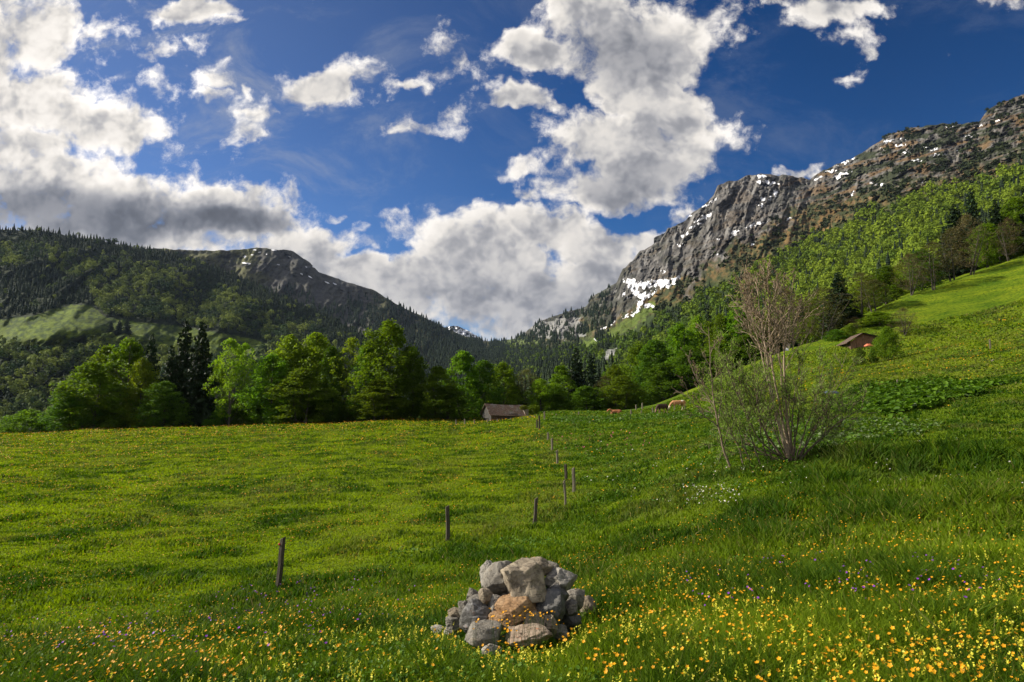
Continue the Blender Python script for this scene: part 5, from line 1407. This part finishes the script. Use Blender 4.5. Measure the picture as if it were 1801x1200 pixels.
# log barn on the right slope: broad low gable towards the viewer
D1 = 121.0
ex, ey, ez = (float(a) for a in at(1496, 607, D1))
hut = empty('log_barn', (ex, ey, ez - .25), math.radians(-12)); tag(hut, 'small brown wooden barn with a low gable roof on the right slope', 'barn')
Wd, Lg, ev, rg = 6.0, 6.5, 1.25, 2.25; apx = 1.95
bm = bmesh.new()
for i in range(18):
    a0, a1 = i * Wd / 18, (i + 1) * Wd / 18 - .02
    hh = lambda a: (ev - .35 + (rg - ev + .35) * (a / apx)) if a < apx else rg - (rg - ev) * (a - apx) / (Wd - apx)
    y_ = .015 * (i % 3); vs = [bm.verts.new(c_) for c_ in ((a0, y_, -.9), (a1, y_, -.9), (a1, y_, hh(a1) - .05), (a0, y_, hh(a0) - .05), (a0, y_ + .08, -.9), (a1, y_ + .08, -.9), (a1, y_ + .08, hh(a1) - .05), (a0, y_ + .08, hh(a0) - .05))]
    for f in ((0, 1, 2, 3), (4, 5, 6, 7), (0, 1, 5, 4), (1, 2, 6, 5), (2, 3, 7, 6), (3, 0, 4, 7)): bm.faces.new([vs[j] for j in f])
m_hut = wood_mat('reddish_brown_planks', (.14, .075, .045), (.26, .15, .095), 3.0, .03, (5, 5, .5))
bmobj('gable_wall', bm, m_hut, hut)
bm = bmesh.new(); boxb(bm, .05, .14, .1, Lg, -.9, ev - .4); boxb(bm, Wd - .14, Wd - .05, .1, Lg, -.9, ev - .05); boxb(bm, .05, Wd - .05, Lg, Lg + .08, -.9, ev - .4); bmobj('side_wall', bm, m_brown, hut)
bm = bmesh.new()
prof = [(-.75, ev - .72), (apx, rg), (Wd + .6, ev - .15), (Wd + .6, ev - .03), (apx, rg + .13), (-.75, ev - .60)]
A_ = [bm.verts.new((a, -.55, z)) for a, z in prof]; B_ = [bm.verts.new((a, Lg + .4, z)) for a, z in prof]
for i in range(6): bm.faces.new((A_[i], A_[(i + 1) % 6], B_[(i + 1) % 6], B_[i]))
bm.faces.new((A_[0], A_[1], A_[4], A_[5])); bm.faces.new((A_[1], A_[2], A_[3], A_[4])); bm.faces.new((B_[0], B_[1], B_[4], B_[5])); bm.faces.new((B_[1], B_[2], B_[3], B_[4]))
bmobj('roof', bm, m_shing, hut)
bm = bmesh.new(); boxb(bm, 2.9, 3.6, -.04, -.005, -.6, .55); bmobj('door', bm, m_darkin, hut)
# things lying by the barns
def tarp(px, py, d, sx, sy, sz, col, label):
    m = mat('tarpaulin', .6, .3)[0]; m.node_tree.nodes['Principled BSDF'].inputs['Base Color'].default_value = (*col, 1)
    g = 14; u = np.linspace(-1, 1, g); U, Vv = np.meshgrid(u, u)
    h = np.clip(1 - np.maximum(np.abs(U), np.abs(Vv)) ** 3, 0, 1) * (.8 + .3 * pn(U * 2 + px, Vv * 2)) 
    V = np.stack([U * sx / 2, Vv * sy / 2, h * sz], -1).reshape(-1, 3)
    V2 = V.copy(); V2[:, 2] -= .03
    f = gridfaces(g, g)
    o = mesh_np('tarpaulin', np.concatenate([V, V2]), [f, f[:, ::-1] + g * g], m, smooth=True)
    x, y, z = (float(a) for a in at(px, py, d)); o.location = (x, y, z); tag(o, label, 'tarpaulin'); return o
tarp(1528, 609, 119, 1.3, 1.0, .5, (.55, .16, .08), 'orange red tarpaulin heap in front of the log barn')
tarp(1383, 617, 128, .9, .7, .6, (.6, .6, .58), 'small white sheet under the trees behind the willow')
tarp(1461, 692, 60, 1.3, .8, .28, (.06, .08, .11), 'blue grey sheet half hidden behind the right side of the willow')

# ------------------------------------------------------------------ cows
def cow_mat(name, c1, c2, c3, thr):
    m, nb, p = mat(name, .7, .2); oc = objc(nb)
    n = nb.noise(oc, 1.3, 2, .5)
    col = nb.mix(nb.mr(n, thr, thr + .03), c1, c2)
    sepn = nb.n('ShaderNodeSeparateXYZ'); nb.L.new(oc, sepn.inputs[0])
    col = nb.mix(nb.mr(sepn.outputs[2], .62, .50), col, c3)
    nb.L.new(col, p.inputs['Base Color']); return m
def cow(px, py, d, heading, m, label, lying=False, scale=1.0):
    """one skinned body: x forward, z up"""
    v, e, rad = [], [], []
    def P_(x, y, z, r_, par=None):
        v.append((x, y, z)); rad.append(r_)
        if par is not None: e.append((par, len(v) - 1))
        return len(v) - 1
    dz = -.58 if lying else 0.0
    hip = P_(-.62, 0, 1.08 + dz, .30); mid = P_(-.15, 0, 1.00 + dz, .37, hip); ch = P_(.38, 0, 1.02 + dz, .34, mid); sh = P_(.62, 0, 1.08 + dz, .26, ch)
    rump = P_(-.88, 0, 1.14 + dz, .22, hip)
    if lying: n1 = P_(.86, 0, .78, .17, sh); n2 = P_(1.05, .03, .72, .15, n1); hd = P_(1.22, .05, .62, .13, n2); mz = P_(1.42, .08, .42, .085, hd)
    else: n1 = P_(.88, .02, .90, .18, sh); n2 = P_(1.08, .04, .58, .14, n1); hd = P_(1.20, .05, .36, .125, n2); mz = P_(1.30, .06, .10, .08, hd)
    for s in (-1, 1):
        hx, hy, hz = v[hd]
        P_(hx - .10, hy + s * .22, hz + .10, .035, P_(hx - .04, hy + s * .12, hz + .08, .045, hd))            # ear
        P_(hx - .02, hy + s * .16, hz + .24, .012, P_(hx - .05, hy + s * .09, hz + .15, .022, hd))            # horn
        if lying:
            k = P_(.62, s * .26, .30, .12, ch); P_(.30, s * .34, .08, .06, P_(.85, s * .32, .10, .07, k))
            k = P_(-.45, s * .34, .34, .17, hip); P_(-.40, s * .52, .08, .06, P_(-.05, s * .48, .12, .08, k))
        else:
            o_ = .08 * s
            a = P_(.46 + o_, s * .17, .72, .115, ch); a = P_(.44 + o_, s * .17, .40, .062, a); a = P_(.45 + o_, s * .17, .12, .045, a); P_(.50 + o_, s * .17, .02, .055, a)
            a = P_(-.66 - o_, s * .18, .80, .15, hip); a = P_(-.58 - o_, s * .18, .58, .085, a); a = P_(-.76 - o_, s * .18, .42, .055, a); a = P_(-.70 - o_, s * .18, .12, .045, a); P_(-.65 - o_, s * .18, .02, .055, a)
    t_ = P_(-1.02, 0, 1.08 + dz, .05, rump); t_ = P_(-1.08, 0, .80 + dz, .026, t_); P_(-1.06, 0, .50 + dz * .6, .04, t_)
    if not lying: P_(-.36, 0, .66, .13, mid)                                                               # udder and belly
    me = bpy.data.meshes.new('cow'); me.from_pydata(v, e, [])
    o = bpy.data.objects.new('cow', me); C.objects.link(o)
    md = o.modifiers.new('skin', 'SKIN')
    for i, q in enumerate(rad): me.skin_vertices[0].data[i].radius = (q, q * (.86 if i < 4 else 1))
    me.skin_vertices[0].data[0].use_root = True
    sb = o.modifiers.new('sub', 'SUBSURF'); sb.levels = 2; sb.render_levels = 2
    dg = bpy.context.evaluated_depsgraph_get(); nm = bpy.data.meshes.new_from_object(o.evaluated_get(dg)); o.modifiers.clear(); o.data = nm
    nm.materials.clear(); nm.materials.append(m)
    for f in nm.polygons: f.use_smooth = True; f.material_index = 0
    x, y, z = gpt(px, d); zz = float(at(px, py, d)[2])
    o.location = (x, y, max(z, zz) + .22 if not lying else z + .12); o.rotation_euler = (0, 0, heading); o.scale = (scale,) * 3
    tag(o, label, 'cow', 'cows on the pasture'); return o
mc1 = cow_mat('reddish_hide', (.42, .17, .07), (.44, .19, .08), (.38, .15, .07), .9)
mc2 = cow_mat('dark_brown_hide', (.055, .030, .022), (.075, .042, .030), (.18, .11, .07), .5)
mc3 = cow_mat('tan_white_hide', (.46, .22, .10), (.74, .66, .54), (.60, .48, .36), .52)
mc4 = cow_mat('brown_hide', (.17, .075, .045), (.20, .09, .05), (.10, .05, .035), .6)
cow(1081, 731, 104, math.radians(185), mc1, 'reddish brown cow lying in the grass on the brow', True, .95)
cow(1162, 730, 104, math.radians(212), mc2, 'dark brown cow grazing left of the tan one', scale=1.12)
cow(1190, 730, 104, math.radians(186), mc3, 'tan and white cow grazing with its head down', scale=1.18)
cow(1336, 722, 92, math.radians(190), mc4, 'brown cow seen through the left twigs of the willow', scale=.85)
cow(1398, 730, 70, math.radians(200), mc2, 'dark cow hidden behind the right stems of the willow', True, .85)

# ------------------------------------------------------------------ willow shrub and the leaning sapling beside it
m_wbark, nb, p = mat('willow_bark', .8, .2)
oc = objc(nb); col = nb.mix(nb.mr(nb.noise(nb.v('MULTIPLY', oc, (4, 4, 1)), 3, 5, .6), .35, .65), (.18, .125, .08), (.42, .32, .22))
col = nb.mix(attr(nb, 'rnd'), (.07, .052, .036), col); nb.L.new(col, p.inputs['Base Color'])
m_wleaf = leaf_mat('willow_leaves', (.16, .25, .035), (.30, .38, .10), .5, (1.1, 1.2, .6), 0)
m_wbud = leaf_mat('tan_catkins', (.30, .19, .09), (.45, .32, .17), .3, (1.1, 1, .8), 0)
class Shrub:
    def __init__(s, seed): s.r = np.random.default_rng(seed); s.T = Tubes(); s.leaf = []; s.bud = []
    def twig(s, p0, d0, L, r0, lvl, mode, tone, up=.25):
        r = s.r; n = 6 if lvl < 2 else 4
        pts = [np.array(p0, float)]; d = np.array(d0, float); d /= np.linalg.norm(d)
        for i in range(n):
            d = d + r.normal(size=3) * (.10 + .03 * lvl) + np.array([0, 0, up * .22]); d /= np.linalg.norm(d); pts.append(pts[-1] + d * L / n)
        pts = np.array(pts); rad = r0 * (1 - .80 * np.linspace(0, 1, n + 1)); s.T.add(pts, np.maximum(rad, .0085 if mode == 'bare' else .006), 5 if lvl < 2 else 3, tone)
        if lvl >= 3 or L < .28:
            k = 3 if mode == 'bare' else 5
            for q in range(k):
                t = r.random() if mode != 'bare' else r.uniform(.5, 1); c = pts[0] + (pts[-1] - pts[0]) * t + r.normal(size=3) * (.02 if mode == 'bare' else .05)
                if mode == 'bare':
                    if q < 2: s.bud.append(c)
                else: s.leaf.append(c)
            return
        kids = {0: 7, 1: 6, 2: 3}[lvl] if mode == 'bare' else {0: 9, 1: 6, 2: 4}[lvl]
        for q in range(kids):
            t = (q + r.random()) / kids * .80 + .20; f = t * n; i = min(int(f), n - 1); p = pts[i] * (1 - (f - i)) + pts[i + 1] * (f - i)
            dd = (pts[i + 1] - pts[i]); dd /= np.linalg.norm(dd); a = rand_unit(r, 1)[0]; a -= dd * (a @ dd); a /= np.linalg.norm(a)
            an = r.uniform(.35, .75); nd = dd * math.cos(an) + a * math.sin(an)
            s.twig(p, nd, L * r.uniform(.34, .55) * (1.15 - .5 * t), r0 * (1 - .75 * t) * .55, lvl + 1, mode, tone * .8, up)
    def finish(s, root, lsize=.045):
        s.T.build('stem', m_wbark, root)
        r = s.r
        if s.leaf:
            c = np.array(s.leaf); n = len(c)
            # narrow willow leaves, standing up along the twigs
            ax = rand_unit(r, n) * .8 + [0, 0, .7]; ax /= np.linalg.norm(ax, axis=1, keepdims=True); sd_ = np.cross(ax, rand_unit(r, n)); sd_ /= np.linalg.norm(sd_, axis=1, keepdims=True)
            L = (lsize * r.uniform(.7, 1.4, n))[:, None]
            V = np.stack([c, c + ax * L - sd_ * L * .26, c + ax * L * 2.1, c + ax * L + sd_ * L * .26], 1).reshape(-1, 3)
            mesh_np('foliage', V, [np.arange(4 * n).reshape(n, 4)], m_wleaf, {'rnd': np.repeat(r.random(n), 4)}, parent=root)
        if s.bud:
            c = np.array(s.bud); V, Fq = leaf_quads(r, c, .020, .1, .6); mesh_np('buds', V, [Fq], m_wbud, {'rnd': np.repeat(r.random(len(c)), 4)}, parent=root)['kind'] = 'stuff'
x0, y0, z0 = gpt(1388, 22.0)
root = empty('willow_shrub', (x0, y0, z0)); tag(root, 'tall many stemmed willow with a bare top and feathery green lower twigs', 'shrub')
S_ = Shrub(101); r = S_.r
def wpt(px, py, dy=0): a = at(px, py, 22.0 + dy); return np.array([float(a[0]) - x0, float(a[1]) - y0, float(a[2]) - z0])
def main_stem(path, dys, r0, mode, t_from, kids, L0, tone, up=.3, r1=.2):
    P_ = [wpt(px, py, dy) for (px, py), dy in zip(path, dys)]
    P_ = np.array(P_); m_ = len(P_)
    u = np.linspace(0, m_ - 1, 14); pts = np.stack([np.interp(u, range(m_), P_[:, k]) for k in range(3)], 1)
    pts[1:-1] = (pts[:-2] + 2 * pts[1:-1] + pts[2:]) / 4 + r.normal(size=(12, 3)) * .012
    t = np.linspace(0, 1, 14); S_.T.add(pts, r0 * (1 - (1 - r1) * t), 7, tone)
    for q in range(kids):
        tt = t_from + (1 - t_from) * (q + r.random()) / kids; f = tt * 13; i = min(int(f), 12); p = pts[i] * (1 - (f - i)) + pts[i + 1] * (f - i)
        dd = pts[i + 1] - pts[i]; dd /= np.linalg.norm(dd); a = rand_unit(r, 1)[0]; a -= dd * (a @ dd); a /= np.linalg.norm(a); an = r.uniform(.35, .85)
        S_.twig(p, dd * math.cos(an) + a * math.sin(an), L0 * r.uniform(.6, 1.1) * (1.15 - .6 * (tt - t_from) / (1 - t_from + .01)), r0 * (.42 - .25 * tt), 1, mode, tone, up)
# pale main stems with the bare crown
main_stem([(1392,815),(1372,760),(1357,690),(1348,620),(1338,560),(1330,495)], [0, -.1, -.1, 0, .1, .2], .062, 'bare', .42, 15, 2.0, 1.0)
main_stem([(1394,815),(1378,750),(1362,670),(1352,600),(1352,540),(1349,492)], [0, .15, .2, .2, .2, .2], .050, 'bare', .45, 11, 1.7, 1.0)
main_stem([(1390,815),(1366,740),(1348,660),(1334,600),(1318,548),(1308,510)], [.1, .3, .5, .5, .4, .4], .044, 'bare', .5, 11, 1.6, .9)
main_stem([(1398,815),(1388,760),(1380,690),(1378,620),(1386,570),(1390,520)], [0, .2, .1, 0, -.2, -.3], .045, 'bare', .45, 12, 1.7, .9)
main_stem([(1396,815),(1384,750),(1374,690),(1372,630),(1360,570),(1366,510)], [.3, .5, .6, .6, .5, .5], .040, 'bare', .5, 9, 1.4, .8)
# leafy lower mass
LOW = [((1385,815),(1345,760),(1318,700),(1290,640)), ((1383,815),(1350,770),(1330,700),(1325,620)), ((1380,815),(1330,790),(1290,740),(1262,680)), ((1384,815),(1335,775),(1300,700),(1262,610)),
       ((1388,815),(1362,760),(1340,680),(1300,580)), ((1395,815),(1400,760),(1408,700),(1410,640)), ((1400,815),(1425,770),(1450,720),(1478,660)), ((1402,815),(1440,775),(1480,740),(1505,690)),
       ((1400,815),(1428,785),(1470,745),(1520,715)), ((1398,815),(1412,770),(1432,710),(1450,640)), ((1390,815),(1392,760),(1398,680),(1420,600)), ((1396,815),(1420,780),(1440,740),(1490,620)),
       ((1386,815),(1368,770),(1362,720),(1352,650)), ((1378,815),(1340,800),(1300,785),(1282,760)), ((1392,815),(1400,770),(1385,720),(1392,650)), ((1340,822),(1325,780),(1312,730),(1300,660)), ((1325,824),(1305,780),(1292,730),(1285,650)),
       ((1352,820),(1340,770),(1335,720),(1322,650)), ((1406,812),(1420,770),(1462,700),(1500,640)), ((1360,820),(1350,770),(1322,690),(1270,640)), ((1310,824),(1295,780),(1272,720),(1250,650))]
for i, pth in enumerate(LOW):
    dy = r.uniform(-1.3, 1.3); main_stem(pth, [.1 * dy, .4 * dy, .8 * dy, dy], r.uniform(.020, .032), 'leafy', .30, 8, 1.15, .25, .28)
main_stem([(1392,812),(1370,800),(1340,790),(1312,782)], [0, -.3, -.5, -.6], .035, 'bare', .8, 3, .4, .1)
S_.finish(root, .042)
# sapling on the left
x0, y0, z0 = gpt(1284, 22.0)
root = empty('leaning_sapling', (x0, y0, z0)); tag(root, 'thin dark sapling with bare arching branches left of the willow', 'tree')
S_ = Shrub(102); r = S_.r
main_stem([(1284,822),(1272,790),(1262,745),(1252,690),(1250,640),(1246,575)], [0, 0, 0, 0, 0, 0], .042, 'bare', .35, 7, 1.0, .6, .3)
main_stem([(1262,750),(1235,728),(1212,700),(1204,672)], [0, -.1, -.1, 0], .020, 'bare', .3, 5, .6, .4)
main_stem([(1256,710),(1238,690),(1222,660),(1206,620)], [0, .2, .2, .3], .020, 'bare', .3, 6, .6, .4)
main_stem([(1272,790),(1285,740),(1290,690),(1286,630)], [0, .3, .3, .4], .022, 'leafy', .3, 8, .8, .4)
main_stem([(1262,745),(1270,700),(1268,650),(1262,600)], [0, .3, .3, .4], .020, 'leafy', .3, 8, .8, .4)
main_stem([(1255,735),(1230,733),(1214,727),(1200,712)], [0, -.2, -.3, -.3], .010, 'bare', .5, 3, .3, .3)
S_.finish(root, .04)

# ------------------------------------------------------------------ air between the near meadow and the far slopes
bm = bmesh.new(); boxb(bm, -7000, 6500, -900, 8800, -75, 760)
bmesh.ops.recalc_face_normals(bm, faces=bm.faces)
me = bpy.data.meshes.new('haze'); bm.to_mesh(me); bm.free()
hz = bpy.data.objects.new('haze', me); C.objects.link(hz); tag(hz, 'thin bluish air over the valley', 'haze', kind='stuff')
hm = bpy.data.materials.new('haze_air'); hm.use_nodes = True; hn = hm.node_tree; hn.nodes.clear()
pv = hn.nodes.new('ShaderNodeVolumePrincipled'); pv.inputs['Color'].default_value = (.55, .70, 1, 1); pv.inputs['Density'].default_value = .000016; pv.inputs['Anisotropy'].default_value = .2
ho = hn.nodes.new('ShaderNodeOutputMaterial'); hn.links.new(pv.outputs[0], ho.inputs['Volume']); me.materials.append(hm)
